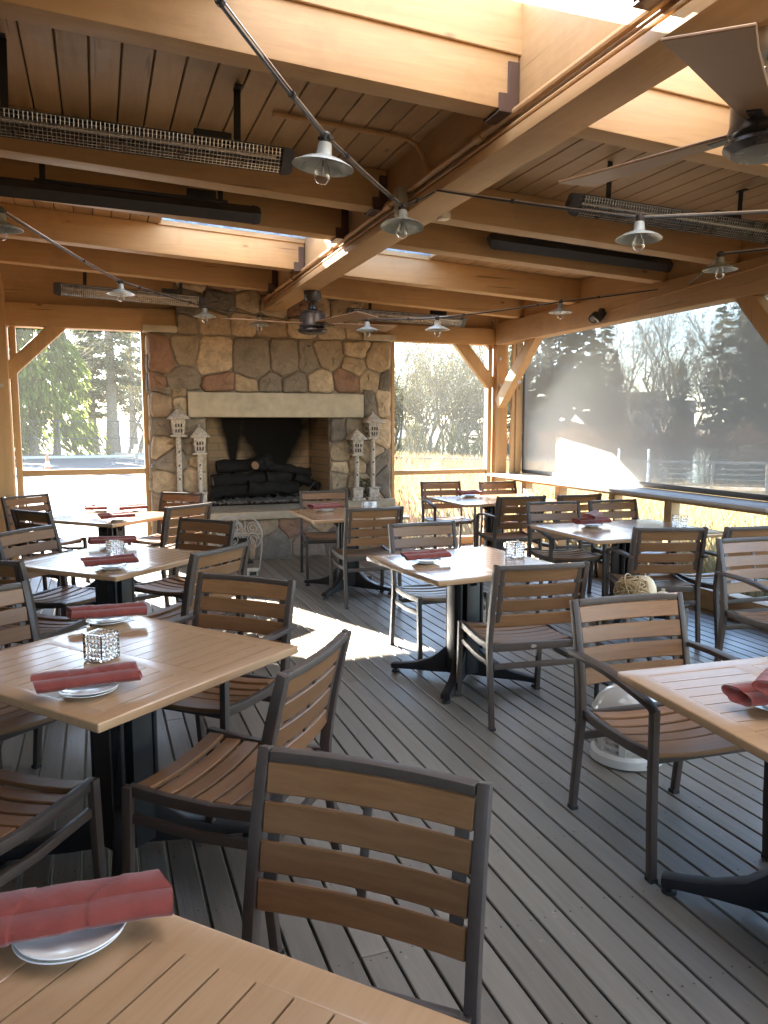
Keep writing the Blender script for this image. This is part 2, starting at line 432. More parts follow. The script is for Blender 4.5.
# girder with bottom plate
m=MB(); m.box(GX-.08,GX+.08,YF,8.98,2.93,3.47); m.box(GX-.115,GX+.115,YF,8.97,2.872,2.928)
g=part('girder',m,M['beam_y'],bevel=.005)
m=MB()
m.tube([(GX-.105,y,3.0) for y in (YF,1,3.28,3.6,5,7,8.9)],.017,10)
m.tube([(GX-.10,y,2.95) for y in (YF,4,8.9)],.010,8)
m.tube([(GX+.10,y,2.955) for y in (YF,4,8.9)],.012,8)
for y in (3.62,4.9,6.2,7.6): m.lathe([(.024,-.04),(.028,-.03),(.028,.03),(.024,.04)],(0,0,0),10); [m.v.__setitem__(i,(GX-.105+m.v[i][0],y+m.v[i][2],3.0+m.v[i][1])) for i in range(len(m.v)-40,len(m.v))]
m.tube([(GX-.105,4.25,2.99),(GX-.107,4.3,3.08),(GX-.112,4.34,3.15),(GX-.135,4.37,3.205),(GX-.19,4.38,3.236),(GX-.3,4.39,3.246),(GX-.98,4.40,3.278)],.014,8)
part('conduit',m,M['pipe'],g)
for x in (GX-.145,GX+.145):
    m=MB(); m.box(x-.03,x+.03,4.55,4.63,2.86,3.02); part('splice_plate',m,[M['galv']],g,bevel=.003)
# ceiling boards with skylight wells
SKX0,SKX1=.58,3.12
SKY=[(.1,2.2),(2.34,3.27),(7.36,7.36)]
def boards(name, y0, y1, x0, x1):
    m=MB(); x=x0
    while x<x1-.01:
        e=min(x+.148,x1); sloped_box(m,x+.004,e-.004,y0,y1,lambda q:zb(q),lambda q:zb(q)+.02); x=e
    return part(name,m,M['board'],bevel=.004,seg=1)
SK=[(.02,3.27),(6.02,7.19)]
for a,b in ((YF-.3,SK[0][0]),(SK[0][1],SK[1][0]),(SK[1][1],9.75)): boards('ceiling_boarding',a,b,XL-.6,XR+.75)
for a,b in SK:
    boards('ceiling_boarding',a,b,XL-.6,SKX0); boards('ceiling_boarding',a,b,SKX1,XR+.75)
# roof deck above (keeps daylight out except at the skylights)
def roofslab(y0,y1,x0,x1):
    m=MB(); sloped_box(m,x0,x1,y0,y1,lambda q:zb(q)+.024,lambda q:zb(q)+.12); part('roof',m,M['roofing'])
for a,b in ((YF-.35,SK[0][0]-.02),(SK[0][1]+.06,SK[1][0]-.06),(SK[1][1]+.06,9.8)): roofslab(a,b,XL-.65,XR+.8)
for a,b in SK: roofslab(a-.018,b+.058,XL-.65,SKX0-.06); roofslab(a-.018,b+.058,SKX1+.06,XR+.8)
for a,b,up in ((SK[0][0],SK[0][1],.215),(SK[1][0],SK[1][1],.032)):
    m=MB(); f0=lambda q:zb(q)+.001; f1=lambda q,up=up:zb(q)+up
    sloped_box(m,SKX0-.03,SKX1+.03,b-.009,b+.006,lambda q:zb(q)-.012,f1); sloped_box(m,SKX0-.03,SKX1+.03,b+.0065,b+.04,f0,f1); sloped_box(m,SKX0-.03,SKX1+.03,a-.04,a,f0,f1)
    sloped_box(m,SKX0-.04,SKX0,a+.002,b-.002,f0,f1); sloped_box(m,SKX1,SKX1+.04,a+.002,b-.002,f0,f1)
    sk=part('skylight_curb',m,M['beam_x'],bevel=.004,seg=1)
    m=MB(); sloped_box(m,SKX0-.03,SKX1+.03,a-.03,b+.03,lambda q:zb(q)+up+.005,lambda q:zb(q)+up+.011)
    m.build('skylight_pane',M['skylight'],sk)
# back wall timbers
HB=2.60
def beam(name,x0,x1,y0,y1,z0,z1,mat): 
    m=MB(); m.box(x0,x1,y0,y1,z0,z1); return part(name,m,M[mat],bevel=.006)
beam('header_beam',XL+.2,.92,YB-.05,YB+.11,HB,2.84,'beam_x')
beam('header_beam',3.05,4.883,YB-.05,YB+.11,HB,2.80,'beam_x')
for x0,x1,z0 in ((XL+.2,.92,2.843),(3.05,4.88,2.803)):
    m=MB(); sloped_box(m,x0,x1,YB+.02,YB+.06,lambda q:z0,lambda q:zb(q)-.003); part('infill_panel',m,M['beam_x'],bevel=.003)
beam('post',XL,-.86,YB-.10,YB+.12,0,3.14,'beam_z')
beam('post',4.885,5.05,YB-.10,YB+.08,0,3.095,'beam_z')
beam('post',4.80,4.86,YB-.02,YB+.08,0,2.596,'beam_z')
beam('post',-.84,-.78,YB-.01,YB+.08,0,2.596,'beam_z')
# window frames and rails
beam('window_frame',.48,.545,YB,YB+.07,0,2.598,'beam_z'); beam('window_frame',3.46,3.50,YB,YB+.07,0,2.598,'beam_z')
beam('window_rail',-.778,.478,YB+.002,YB+.065,1.02,1.085,'beam_x'); beam('window_rail',3.502,4.798,YB+.002,YB+.065,.935,.99,'beam_x')
beam('sill_plate',-.778,.478,YB+.0,YB+.09,0.0,.10,'beam_x'); beam('sill_plate',3.502,4.798,YB+.0,YB+.09,0.0,.10,'beam_x')
def brace(p,q,w,h,mat='beam_z',up=(0,1,0)):
    m=MB(); m.bar(p,q,w,h,up); part('brace',m,M[mat],bevel=.006)
brace((-.90,YB+.02,2.10),(-.26,YB+.02,2.72),.145,.09)
brace((4.87,YB+.02,2.08),(4.32,YB+.02,2.70),.15,.09)
brace((4.93,8.985,1.84),(4.93,8.02,2.72),.15,.11,up=(1,0,0))
brace((4.93,4.45,2.06),(4.93,5.02,2.70),.15,.11,up=(1,0,0))
brace((4.93,4.27,2.06),(4.93,3.70,2.70),.15,.11,up=(1,0,0))
# right wall
beam('header_beam',4.84,5.02,YF,9.0-.03,2.59,2.86-.0,'beam_y')
for y in (4.36,-.3,-2.0): beam('post',4.86,5.03,y-.09,y+.09,0,2.588,'beam_z')
for y in (1.9,2.9,5.72,6.55,7.55,8.3): beam('stud',4.90,5.0,y-.05,y+.05,.175,.868,'beam_z')
beam('bottom_rail',4.83,4.98,YF,9.0,0,.172,'beam_y')
beam('ledge_rail',4.88,5.0,4.46,8.98,.868,.905,'beam_y'); beam('ledge_rail',4.88,5.0,-.2,4.26,.868,.905,'beam_y')
m=MB(); m.box(4.745,5.19,4.46,8.985,.908,.94); part('ledge',m,M['ledge'],bevel=.006)
m=MB(); m.box(4.745,5.19,-.2,4.26,.908,.94); part('ledge',m,M['ledge'],bevel=.006)
beam('window_frame',5.10,5.19,8.865,8.95,.942,2.66,'beam_z')
beam('stud',5.03,5.07,8.85,8.90,.942,2.66,'beam_z')
beam('window_frame',5.10,5.19,4.40,4.46,.942,2.66,'beam_z')
m=MB()
for (a,wa),(b,wb) in zip(JY,JY[1:]+[(9.06,0)]):
    m.box(4.9,4.94,a+wa+.001,b-.001,2.862,zb(4.9)-.004)
part('eave_blocking',m,M['beam_y'])
m=MB()
for (a,wa),(b,wb) in zip(JY,JY[1:]+[(9.06,0)]):
    m.box(XL-.02,XL+.03,a+wa+.001,b-.001,2.98,zb(XL)-.004)
part('eave_blocking',m,M['beam_y'])
# left wall: solid boarding
m=MB(); y=YF
while y<9.0:
    e=min(y+.19,9.0); m.box(XL-.06,XL-.03,y+.003,e-.003,0,3.16); y=e
part('wall_boarding',m,M['darkboard'],bevel=.003,seg=1)
beam('header_beam',XL-.028,XL+.09,YF,9.0-.02,2.72,3.0,'beam_y')
for y in (6.2,3.2,.2,-2.1): beam('post',XL-.028,XL+.12,y-.08,y+.08,0,2.718,'beam_z')
# rear end: two posts and a header
beam('header_beam',XL,4.84,YF-.1,YF+.05,2.6,2.85,'beam_x')
beam('post',1.85,2.05,YF-.1,YF+.08,0,2.598,'beam_z')
m=MB(); x=XL-.05
while x<4.84:
    e=min(x+.19,4.84)
    if x<1.75:      # opening added in the unseen rear wall to lighten the front tables
        m.box(x+.003,e-.003,YF-.14,YF-.11,0,1.05); m.box(x+.003,e-.003,YF-.14,YF-.11,2.62,3.4)
    else: m.box(x+.003,e-.003,YF-.14,YF-.11,0,3.4)
    x=e
part('wall_boarding',m,M['beam_z'],bevel=.003,seg=1)

for x0,x1,lab in ((-.775,.475,'fine insect screen filling the left window beside the fireplace'),(3.505,4.795,'fine insect screen filling the right window beside the fireplace')):
    m=MB(); m.box(x0,x1,YB+.068,YB+.0685,.105,2.595); tag(m.build('insect_screen',M['flyscreen'],smooth=0),lab,'insect screen')
for c,n_ in (((-.93,YB-.101,1.98),1),((-1.0,YB-.101,2.45),1),((4.93,YB-.101,2.42),1),((4.93,YB-.101,2.08),1),((4.93,8.50,2.1),1),((4.859,4.40,2.3),0)):
    m=MB(); d=(0,-1,0) if n_ else (-1,0,0); c=Vector(c); d=Vector(d); m.tube([c,c+d*.006],.022,12); m.tube([c+d*.006,c+d*.02],.011,6); part('bolt',m,M['galv'])
# solar screen on the right wall
sc=thing('roller_sun_screen','grey mesh roller sun screen drawn down over the long right hand opening above the ledge','sun screen',(5.2,6.6,.95))
def local(mb,o):
    mb.v=[tuple(Vector(v)-o.location) for v in mb.v]; return mb
m=MB(); m.box(5.2,5.2012,4.47,8.86,.99,2.66); local(m,sc).build('screen_cloth',M['suncloth'],sc,smooth=0)
m=MB(); m.box(5.185,5.215,4.47,8.84,.942,.992); local(m,sc).build('weight_bar',M['screenframe'],sc,bevel=.004)
for y in (4.48,8.845): 
    m=MB(); m.box(5.192,5.235,y-.018,y+.018,.942,2.66); local(m,sc).build('guide_track',M['screenframe'],sc,bevel=.003)
m=MB(); m.tube([(5.22,4.46,2.72),(5.22,8.86,2.72)],.06,16); local(m,sc).build('roller_tube',M['screenframe'],sc)

# ------------------------------------------------------------------ fireplace
def clip(poly,a,b,c):
    out=[]
    for i in range(len(poly)):
        p,q=poly[i],poly[(i+1)%len(poly)]; dp=a*p[0]+b*p[1]-c; dq=a*q[0]+b*q[1]-c
        if dp<=0: out.append(p)
        if dp*dq<0: t=dp/(dp-dq); out.append((p[0]+(q[0]-p[0])*t,p[1]+(q[1]-p[1])*t))
    return out
def stones(mb,x0,x1,z0,z1,size,tf,seed,depth=.034):
    """irregular field stones tiling a rectangle; tf(u,w,d) -> world"""
    r=random.Random(seed); pts=[]; wt=[]; z=z0
    while z<z1-.02:
        h=min(size*r.uniform(.6,1.25),z1-z)
        if z1-(z+h)<size*.4: h=z1-z
        x=x0-size*r.uniform(0,.5)
        while x<x1:
            w_=size*r.uniform(.65,1.75); cx_=x+w_/2
            if x0<cx_<x1 or not pts or x0>=x:
                cx_=min(max(cx_,x0+.03),x1-.03)
                if r.random()<.22 and h>size*.85 and w_<size*1.3:
                    for q_ in (.27,.75): pts.append((cx_+r.uniform(-.02,.02),z+h*q_)); wt.append((h*.25)**2)
                else: pts.append((cx_,z+h*.5+r.uniform(-.16,.16)*h)); wt.append((min(w_,h)*r.uniform(.42,.58))**2)
            x+=w_
        z+=h
    for i,p in enumerate(pts):
        poly=[(x0,z0),(x1,z0),(x1,z1),(x0,z1)]
        for k,q in enumerate(pts):
            if k==i or abs(p[0]-q[0])>size*4 or abs(p[1]-q[1])>size*4: continue
            a,b=q[0]-p[0],q[1]-p[1]; c=(q[0]**2+q[1]**2-wt[k]-p[0]**2-p[1]**2+wt[i])/2
            poly=clip(poly,a,b,c)
            if len(poly)<3: break
        if len(poly)<3: continue
        cx=sum(v[0] for v in poly)/len(poly); cz=sum(v[1] for v in poly)/len(poly)
        # subdivide edges, cut the corners
        pl=[]
        for k in range(len(poly)):
            a,b=poly[k],poly[(k+1)%len(poly)]
            L=math.hypot(b[0]-a[0],b[1]-a[1])
            if L<.02: continue
            for t in (.12,.37,.63,.88):
                pl.append((a[0]+(b[0]-a[0])*t+r.uniform(-.009,.009),a[1]+(b[1]-a[1])*t+r.uniform(-.009,.009)))
        if len(pl)<6: continue
        def ring(ins,d,jit=0):
            o=[]
            for v in pl:
                dx,dz=v[0]-cx,v[1]-cz; L=max(1e-4,math.hypot(dx,dz)); s=max(.1,(L-ins)/L)
                o.append(tf(cx+dx*s,cz+dz*s,d+r.uniform(-jit,jit)))
            return o
        dd=depth*r.uniform(.55,1.6); n=len(pl)
        rings=[ring(.004,-.02),ring(.0055,dd*.35),ring(.012,dd*.75,.004),ring(.03,dd*1.0,.008),ring(.06,dd*1.06,.010),ring(.10,dd*1.1,.012)]
        vs=[v for rg in rings for v in rg]+[tf(cx,cz,dd*1.12+r.uniform(-.008,.008))]; fs=[]
        for q in range(len(rings)-1):
            for k in range(n): fs.append((q*n+k,q*n+(k+1)%n,(q+1)*n+(k+1)%n,(q+1)*n+k))
        for k in range(n): fs.append(((len(rings)-1)*n+k,(len(rings)-1)*n+(k+1)%n,len(vs)-1))
        mb.add(vs,fs,r.choices(range(7),weights=(5,4,4,2.4,4,3,2.5))[0]+1)
YS=9.0
fp=thing('stone_fireplace','tall field stone fireplace with cream lintel and open firebox on the back wall','fireplace',(1.95,YS,0))
m=MB()
FX0,FX1=.545,3.40
OX0,OX1,OZ0,OZ1=1.15,2.62,.64,1.655
LX0,LX1,LZ1=.955,3.03,1.935
D=.75
# mortar core around the firebox
m.box(FX0,OX0,YS,YS+D,0,2.58); m.box(OX1,FX1,YS,YS+D,0,2.58); m.box(OX0+.001,OX1-.001,YS+.003,YS+D,OZ1,2.58); m.box(OX0+.001,OX1-.001,YS+.003,YS+D,0,OZ0-.0)
m.box(.86,3.06,YS,YS+D,2.581,4.6)
f=lambda u,w,d:(u,YS-d,w)
stones(m,FX0,OX0-.0,.60,1.655,.25,f,3); stones(m,OX1,FX1,.60,1.655,.25,f,4)
stones(m,FX0,LX0,1.655,2.0,.24,f,5); stones(m,LX1,FX1,1.655,2.0,.24,f,6)
stones(m,FX0,FX1,1.945,2.575,.30,f,8)
stones(m,.86,3.06,2.577,3.3,.29,lambda u,w,d:(u,YS-d,w),9)
YH=8.80
m.box(.62,3.42,YH+.03,YS-.001,0,.485)
stones(m,.62,3.42,.0,.48,.30,lambda u,w,d:(u,YH+.03-d*.5,w),10,.03)
stones(m,YS-.0,YS+D,.0,2.56,.25,lambda u,w,d:(FX0-d*.6,u,w),12,.03)
stones(m,YS+.0,YS+D,.6,2.56,.25,lambda u,w,d:(FX1+d*.6,u,w),13,.03)
m.v=[tuple(Vector(v)-fp.location) for v in m.v]
m.build('stonework',[M['mortar']]+MSTONE,fp,smooth=50,fixn=True)
def fpart(name,fn,mat,**k):
    q=MB(); fn(q); q.v=[tuple(Vector(v)-fp.location) for v in q.v]; return q.build(name,mat,fp,**k)
fpart('lintel',lambda q:q.box(LX0,LX1,YS-.085,YS+.1,1.66,LZ1),M['cream'],bevel=.006)
fpart('hearth_slab',lambda q:(q.box(.60,3.44,YH-.03,YS+.02,.487,.575)),M['cream'],bevel=.008)
fpart('plinth_block',lambda q:(q.box(2.72,3.42,YH+.04,YS-.05,.577,.66)),M['cream'],bevel=.008)
fpart('plinth_block',lambda q:(q.box(.62,1.10,YH+.04,YS-.05,.577,.66)),M['cream'],bevel=.008)
fpart('cap_stone',lambda q:q.box(.50,.86,YS-.09,YS+.3,2.585,2.655),M['cream'],bevel=.006)
fpart('cap_stone',lambda q:q.box(3.03,3.44,YS-.09,YS+.3,2.585,2.655),M['cream'],bevel=.006)
def fb(q):
    y0,y1=YS+.05,YS+.62
    q.add([(OX0+.002,y0,OZ0),(OX0+.10,y1,OZ0),(OX1-.10,y1,OZ0),(OX1-.002,y0,OZ0),(OX0+.002,y0,OZ1),(OX0+.10,y1,OZ1),(OX1-.10,y1,OZ1),(OX1-.002,y0,OZ1)],
          [(0,1,5,4),(1,2,6,5),(2,3,7,6),(0,3,2,1),(4,5,6,7)])
q=MB(); fb(q); fbx=q.build('firebox',M['firebox'],None,smooth=0); fbx.parent=fp; fbx.matrix_parent_inverse=Matrix.Translation(-fp.location)
fpart('firebox_floor',lambda q:q.box(OX0+.003,OX1-.003,YS-.05,YS+.5,OZ0-.002,OZ0+.012),M['char'])
# gas log set
lg=thing('gas_log_set','charred black gas logs piled on a grate inside the fireplace opening','fire logs',(1.88,YS+.28,OZ0+.012))
lr=random.Random(21)
def log(p,q,r,ends=False):
    mm=MB(); p=Vector(p); q=Vector(q); p=Vector((p.x*1.12,p.y,p.z*1.22)); q=Vector((q.x*1.12,q.y,q.z*1.22)); r*=1.15; pts=[]; rs=[]
    for i in range(9):
        t=i/8; pts.append(p.lerp(q,t)+Vector((lr.uniform(-.012,.012),lr.uniform(-.012,.012),lr.uniform(-.012,.012)))); rs.append(r*lr.uniform(.85,1.15))
    mm.tube(pts,rs,9,0)
    if ends: mm.tube([p+(p-q).normalized()*.001,p+(p-q).normalized()*.012],r*.8,9,1)
    mm.build('log',[M['char'],M['ash']],lg,smooth=40)
log((-.56,-.02,.20),(.02,.04,.22),.075,True); log((-.5,.1,.33),(.1,.08,.36),.07); log((.0,.0,.22),(.5,.06,.20),.08)
log((-.2,-.1,.13),(.35,-.09,.12),.075); log((.05,.05,.34),(.52,.0,.27),.05); log((-.12,-.12,.36),(.06,.1,.42),.055,True); log((.3,-.1,.24),(.6,.02,.13),.045)
log((-.58,-.06,.1),(-.15,-.08,.12),.07)
mm=MB()
for x in [-.5+.12*i for i in range(9)]: mm.bar((x,-.2,.06),(x,.16,.05),.016,.016)
for y in (-.2,.14): mm.bar((-.55,y,.04),(.52,y,.04),.016,.016)
for x in (-.5,.46):
    for y in (-.2,.14): mm.bar((x,y,0),(x,y,.05),.016,.016,(1,0,0))
mm.tube([(.45,-.15,.05),(.56,-.16,.2),(.60,-.14,.24),(.63,-.12,.18),(.63,-.1,.02)],.008,6)
mm.build('grate',M['black'],lg)
mm=MB()
for i in range(380): 
    x,y=lr.uniform(-.68,.68),lr.uniform(-.30,.05); r=lr.uniform(.008,.018); mm.ball((x,y,r*.7),r,6,0,.8)
tag(mm.build('gravel_bed',M['gravel'],lg),kind='stuff')

# birdhouse lantern posts on the plinths
def lantern_post(h,label,loc,tall):
    t=thing('birdhouse_lantern',label,'lantern',loc,group='white birdhouse lantern posts beside the firebox')
    w=.105 if tall else .095
    q=MB(); q.box(-.085,.085,-.085,.085,0,.03); q.box(-.062,.062,-.062,.062,.031,.14); q.box(-.075,.075,-.075,.075,.141,.155); q.build('base',M['dirtywhite'],t,bevel=.004,seg=1)
    q=MB(); q.tube([(0,0,.156),(0,0,h-.32)],.030,10); 
    for z in (.3,.45,.6): 
        if z<h-.36: q.box(-.008,.008,-.034,-.026,z,z+.02,1)
    q.build('shaft',[M['dirtywhite'],M['hole']],t)
    z0=h-.32; q=MB(); q.box(-w*.8,w*.8,-w*.8,w*.8,z0,z0+.02)
    q.loft([[( -w*.55,-w*.55,z0+.021),(w*.55,-w*.55,z0+.021),(w*.55,w*.55,z0+.021),(-w*.55,w*.55,z0+.021)],[(-w*.72,-w*.72,z0+.19),(w*.72,-w*.72,z0+.19),(w*.72,w*.72,z0+.19),(-w*.72,w*.72,z0+.19)]])
    for i in (-1,0,1):
        for j in (0,1):
            zz=z0+.045+j*.06; y=-w*.60-(zz-z0)*.10
            q.obox((i*.03,y-.003,zz+.02),((.010,0,0),(0,.004,0),(0,0,.022)),1)
            q.obox((y-.003,i*.03,zz+.02),((0,.010,0),(.004,0,0),(0,0,.022)),1)
    q.build('house',[M['dirtywhite'],M['hole']],t,bevel=.003,seg=1)
    q=MB(); e=w*1.12; q.loft([[(-e,-e,z0+.192),(e,-e,z0+.192),(e,e,z0+.192),(-e,e,z0+.192)],[(-e*.95,-e*.95,z0+.21),(e*.95,-e*.95,z0+.21),(e*.95,e*.95,z0+.21),(-e*.95,e*.95,z0+.21)],[(-.012,-.012,h-.01),(.012,-.012,h-.01),(.012,.012,h-.01),(-.012,.012,h-.01)]]); q.ball((0,0,h),.014,8)
    q.build('pitched_cap',M['dirtywhite'],t,bevel=.002,seg=1)
lantern_post(1.10,'taller white birdhouse lantern post left of the firebox, nearest the left window',(.835,8.88,.66),True)
lantern_post(.90,'shorter white birdhouse lantern post just left of the firebox opening',(1.06,8.87,.66),False)
lantern_post(1.06,'taller white birdhouse lantern post at the right end of the fireplace',(3.13,8.88,.66),True)
lantern_post(.86,'shorter white birdhouse lantern post just right of the firebox opening',(2.92,8.87,.66),False)
# sprig between the right pair
q=MB(); lr2=random.Random(4)
for i in range(90):
    a=lr2.uniform(0,6.3); r=lr2.uniform(.02,.10); z=lr2.uniform(.0,.24); c=Vector((r*math.cos(a),r*math.sin(a)*.5,z)); d=Vector((lr2.uniform(-1,1),lr2.uniform(-1,1),lr2.uniform(-.3,1))).normalized(); e=d.orthogonal().normalized()
    q.add([c,c+d*.03+e*.008,c+d*.055,c+d*.03-e*.008],[(0,1,2,3)])
for i in range(6): a=i; q.tube([(0,0,0),(.04*math.cos(a),.03*math.sin(a),.14),(.09*math.cos(a),.05*math.sin(a),.22)],.003,5,1)
o=q.build('greenery_sprig',[M['conifer'],M['bark']],smooth=0); o.location=(3.03,8.90,.661); tag(o,'small dark sprig of greenery between the two right lantern posts','foliage')

# white scroll iron stand in front of the hearth
st=thing('scroll_plant_stand','white wrought iron scrollwork stand with dark pots, on the deck before the hearth','plant stand',(1.35,8.25,0))
q=MB()
for k,(cx,cy,ang) in enumerate(((-.10,0,.3),(.10,.03,-.5))):
    ca,sa=math.cos(ang),math.sin(ang)
    def P(u,z): return (cx+u*ca,cy+u*sa,z)
    q.tube([P(.19*math.cos(a),.40+.19*math.sin(a)) for a in [i*math.pi/12 for i in range(25)]],.008,6)
    for s in (-1,1):
        q.tube([P(s*.19,.40),P(s*.18,.2),P(s*.15,.0)],.008,6)
        for cz in (.34,.46):
            q.tube([P(s*.085+(.075-.055*i/16)*math.cos(i*.75)*s,cz+(.075-.055*i/16)*math.sin(i*.75)) for i in range(17)],.006,5)
    q.tube([P(-.19,.40),P(.19,.40)],.006,5); q.tube([P(0,.21),P(0,.59)],.006,5)
q.build('scroll_frame',M['whitemetal'],st)
for cx in (-.08,.09):
    q=MB(); q.lathe([(.05,.09),(.065,.11),(.085,.34),(.09,.35),(.08,.35)],(cx,.10,0),16); q.box(cx-.09,cx+.09,.02,.18,.07,.09); q.build('pot',M['black'],st)
ou=thing('deck_outlet','small beige outlet box with hood on the deck near the hearth','outlet box',(1.46,7.95,0))
q=MB(); q.box(-.05,.05,-.04,.04,0,.075); q.build('box',M['bright'],ou,bevel=.008); 
q=MB(); q.box(-.055,.055,-.075,-.041,.05,.085); q.build('hood',M['bright'],ou,bevel=.006)
q=MB(); q.box(-.035,.035,-.046,-.041,.008,.045); q.build('socket',M['black'],ou)

# ------------------------------------------------------------------ chairs
def yb(z):
    if z<.42: return -.265+(.05)*(z/.42)
    t=(z-.42)/.45; return -.215-.085*t**1.5
CW=.245
def make_chair(arms):
    t=thing('dining_armchair' if arms else 'dining_chair','chair','armchair' if arms else 'chair')
    # seat: six slats with a dip
    q=MB(); n=6; y0,y1=-.185,.245; pt=(y1-y0)/n
    for i in range(n):
        yc=y0+pt*(i+.5); dip=.016; base=.437+(.006 if i==n-1 else 0)-.012*math.sin(math.pi*(i+.3)/n)
        pts=[(x,yc,base-dip*(1-(x/.225)**2)) for x in [-.223+.446*k/8 for k in range(9)]]
        q.sweep(pts,pt-.012,.018)
    q.build('seat',M['slat'],t,bevel=.003,seg=1)
    # backrest: four slats, bowed
    q=MB(); bow=.017
    for k in range(4):
        zc=.812-.0805*k; h=.066; d=(Vector((0,yb(zc+.03),zc+.03))-Vector((0,yb(zc-.03),zc-.03))).normalized()
        pts=[(x,yb(zc)+.004-bow*(1-(x/.225)**2),zc) for x in [-.233+.466*i/8 for i in range(9)]]
        q.sweep(pts,.014,h,tuple(d))
    q.build('backrest',M['slat'],t,bevel=.003,seg=1)
    # top rail + slat carriers
    q=MB(); zc=.858; pts=[(x,yb(zc)+.0-bow*(1-(x/.225)**2),zc) for x in [-.232+.464*i/10 for i in range(11)]]
    q.sweep(pts,.030,.024)
    for s in (-1,1): q.sweep([(s*.207,yb(z)+.002-.004,z) for z in (.56,.65,.75,.85)],.030,.008,(0,1,0))
    q.sweep([(0,yb(z)+.004-bow,z) for z in (.56,.65,.75,.85)],.020,.007,(0,1,0))
    q.build('back_frame',M['bronze'],t,bevel=.003)
    # seat frame
    q=MB()
    for s in (-1,1):
        q.sweep([(s*.238,-.205,.427),(s*.238,-.05,.418),(s*.238,.1,.424),(s*.238,.245,.438)],.024,.036)
    q.bar((-.226,.215,.41),(.226,.215,.41),.02,.022); q.bar((-.226,-.205,.418),(.226,-.205,.418),.022,.04)
    q.build('seat_frame',M['bronze'],t,bevel=.003)
    q=MB()
    if not arms:
        for s in (-1,1): q.sweep([(s*.238,-.222,.332),(s*.238,.0,.326),(s*.238,.243,.345)],.020,.030)
    q.bar((-.228,-.23,.325),(.228,-.23,.325),.018,.030)
    q.build('stretcher',M['bronze'],t,bevel=.003)
    q=MB(); q.lathe([(.018,-.001),(.018,.001)],(0,0,0),16,0,1,.5)
    q.v=[(v[0],-.2172+v[2],.418+v[1]) for v in q.v]; q.build('oval_badge',M['grille'],t)
    for s in (-1,1):
        q=MB(); zs=[.012,.2,.40,.46,.54,.62,.70,.78,.872]
        q.sweep([(s*.247,yb(z),z) for z in zs],.027,[.030,.032,.036,.038,.038,.037,.035,.033,.030],(0,1,0)); leg=q.build('leg',M['bronze'],t,bevel=.0035)
        q=MB(); q.box(s*.245-.0155,s*.245+.0155,yb(0)-.017,yb(0)+.017,0,.014); q.build('glide',M['rubber'],leg)
        q=MB(); yf=.252 if not arms else .258
        top=.452 if not arms else .612
        q.sweep([(s*.247,yf+.012,.012),(s*.247,yf,.22),(s*.247,yf-.008,top)],.027,.032,(0,1,0)); leg=q.build('leg',M['bronze'],t,bevel=.0035)
        q=MB(); q.box(s*.247-.0155,s*.247+.0155,yf-.005,yf+.029,0,.014); q.build('glide',M['rubber'],leg)
        if arms:
            q=MB(); pts=[(s*.262,-.285,.662),(s*.268,-.2,.668),(s*.272,-.1,.670),(s*.272,0,.668),(s*.27,.1,.657),(s*.263,.18,.640),(s*.255,.235,.622),(s*.249,.262,.600)]
            q.sweep(pts,[.030,.036,.042,.044,.044,.040,.034,.029],.020); q.build('armrest',M['bronze'],t,bevel=.004)
    return t
side=make_chair(False); armc=make_chair(True)
def chair(back, ang, label, arms=False):
    a=R(ang); f=Vector((math.cos(a),math.sin(a)))
    p=Vector(back)+f*.31
    place(armc if arms else side,(p.x,p.y,0),a-math.pi/2,label,'slatted dining chairs on the deck')
chair((.515,1.47),-131,'brown slatted chair tucked under the front table, nearest the camera')
chair((.63,2.28),141,'armless chair seen side on at the near left table, bowed back')
chair((.63,3.56),-133,'armchair behind the right corner of the near left table, facing the camera',True)
chair((-.60,2.25),51,'armless chair cut off by the left edge beside the near left table pedestal')
chair((-.55,3.64),-52,'chair back at the left edge just beyond the near left table')
chair((-.61,4.50),52,'dark chair curving up behind the left edge chair at the second table')
chair((-.50,5.73),-41,'chair at the far left side of the second left table, facing right')
chair((.744,5.82),-138,'dark brown chair at the far right side of the second left table')
chair((.653,4.445),133,'chair at the near right side of the second left table, back to camera')
chair((-.72,8.45),-49,'chair in the back left corner by the left window post')
chair((-.56,6.92),38,'dark chair with glinting slats at the near left of the back left table')
chair((.80,8.22),-132,'pale lit chair between the back left table and the fireplace')
chair((.734,6.93),125,'chair on the near right side of the back left table')
chair((2.24,7.95),-98,'chair between the hearth and the fireplace table, facing the camera')
chair((2.19,6.15),88,'chair on the near side of the fireplace table, back to the camera')
chair((2.17,5.1),-90,'chair on the far side of the centre table, facing the camera beside a napkin')
chair((2.095,3.34),83,'chair on the near side of the centre table, back to the camera')
chair((3.96,8.72),-96,'armchair on the far side of the back right table, beside the right window pane',True)
chair((4.62,8.48),-90,'armless chair on the far side of the back right table, against the corner post')
chair((3.90,6.63),84,'armchair on the near side of the back right table, back to the camera',True)
chair((3.90,6.09),-99,'armchair at the far left side of the ledge side table, facing the camera',True)
chair((4.56,6.60),91,'chair tucked under the ledge on the near side of the back right table')
chair((4.51,6.03),-92,'armless chair at the far right side of the ledge side table')
chair((3.67,4.24),72,'armchair at the near left of the ledge side table, back to the camera',True)
chair((4.30,4.10),86,'armchair at the near right of the ledge side table, seat shining in daylight',True)
chair((3.83,3.70),-96,'armchair cut by the right edge, facing the camera',True)
chair((2.03,2.60),-94,'armchair behind the right foreground table with a white lantern at its feet',True)

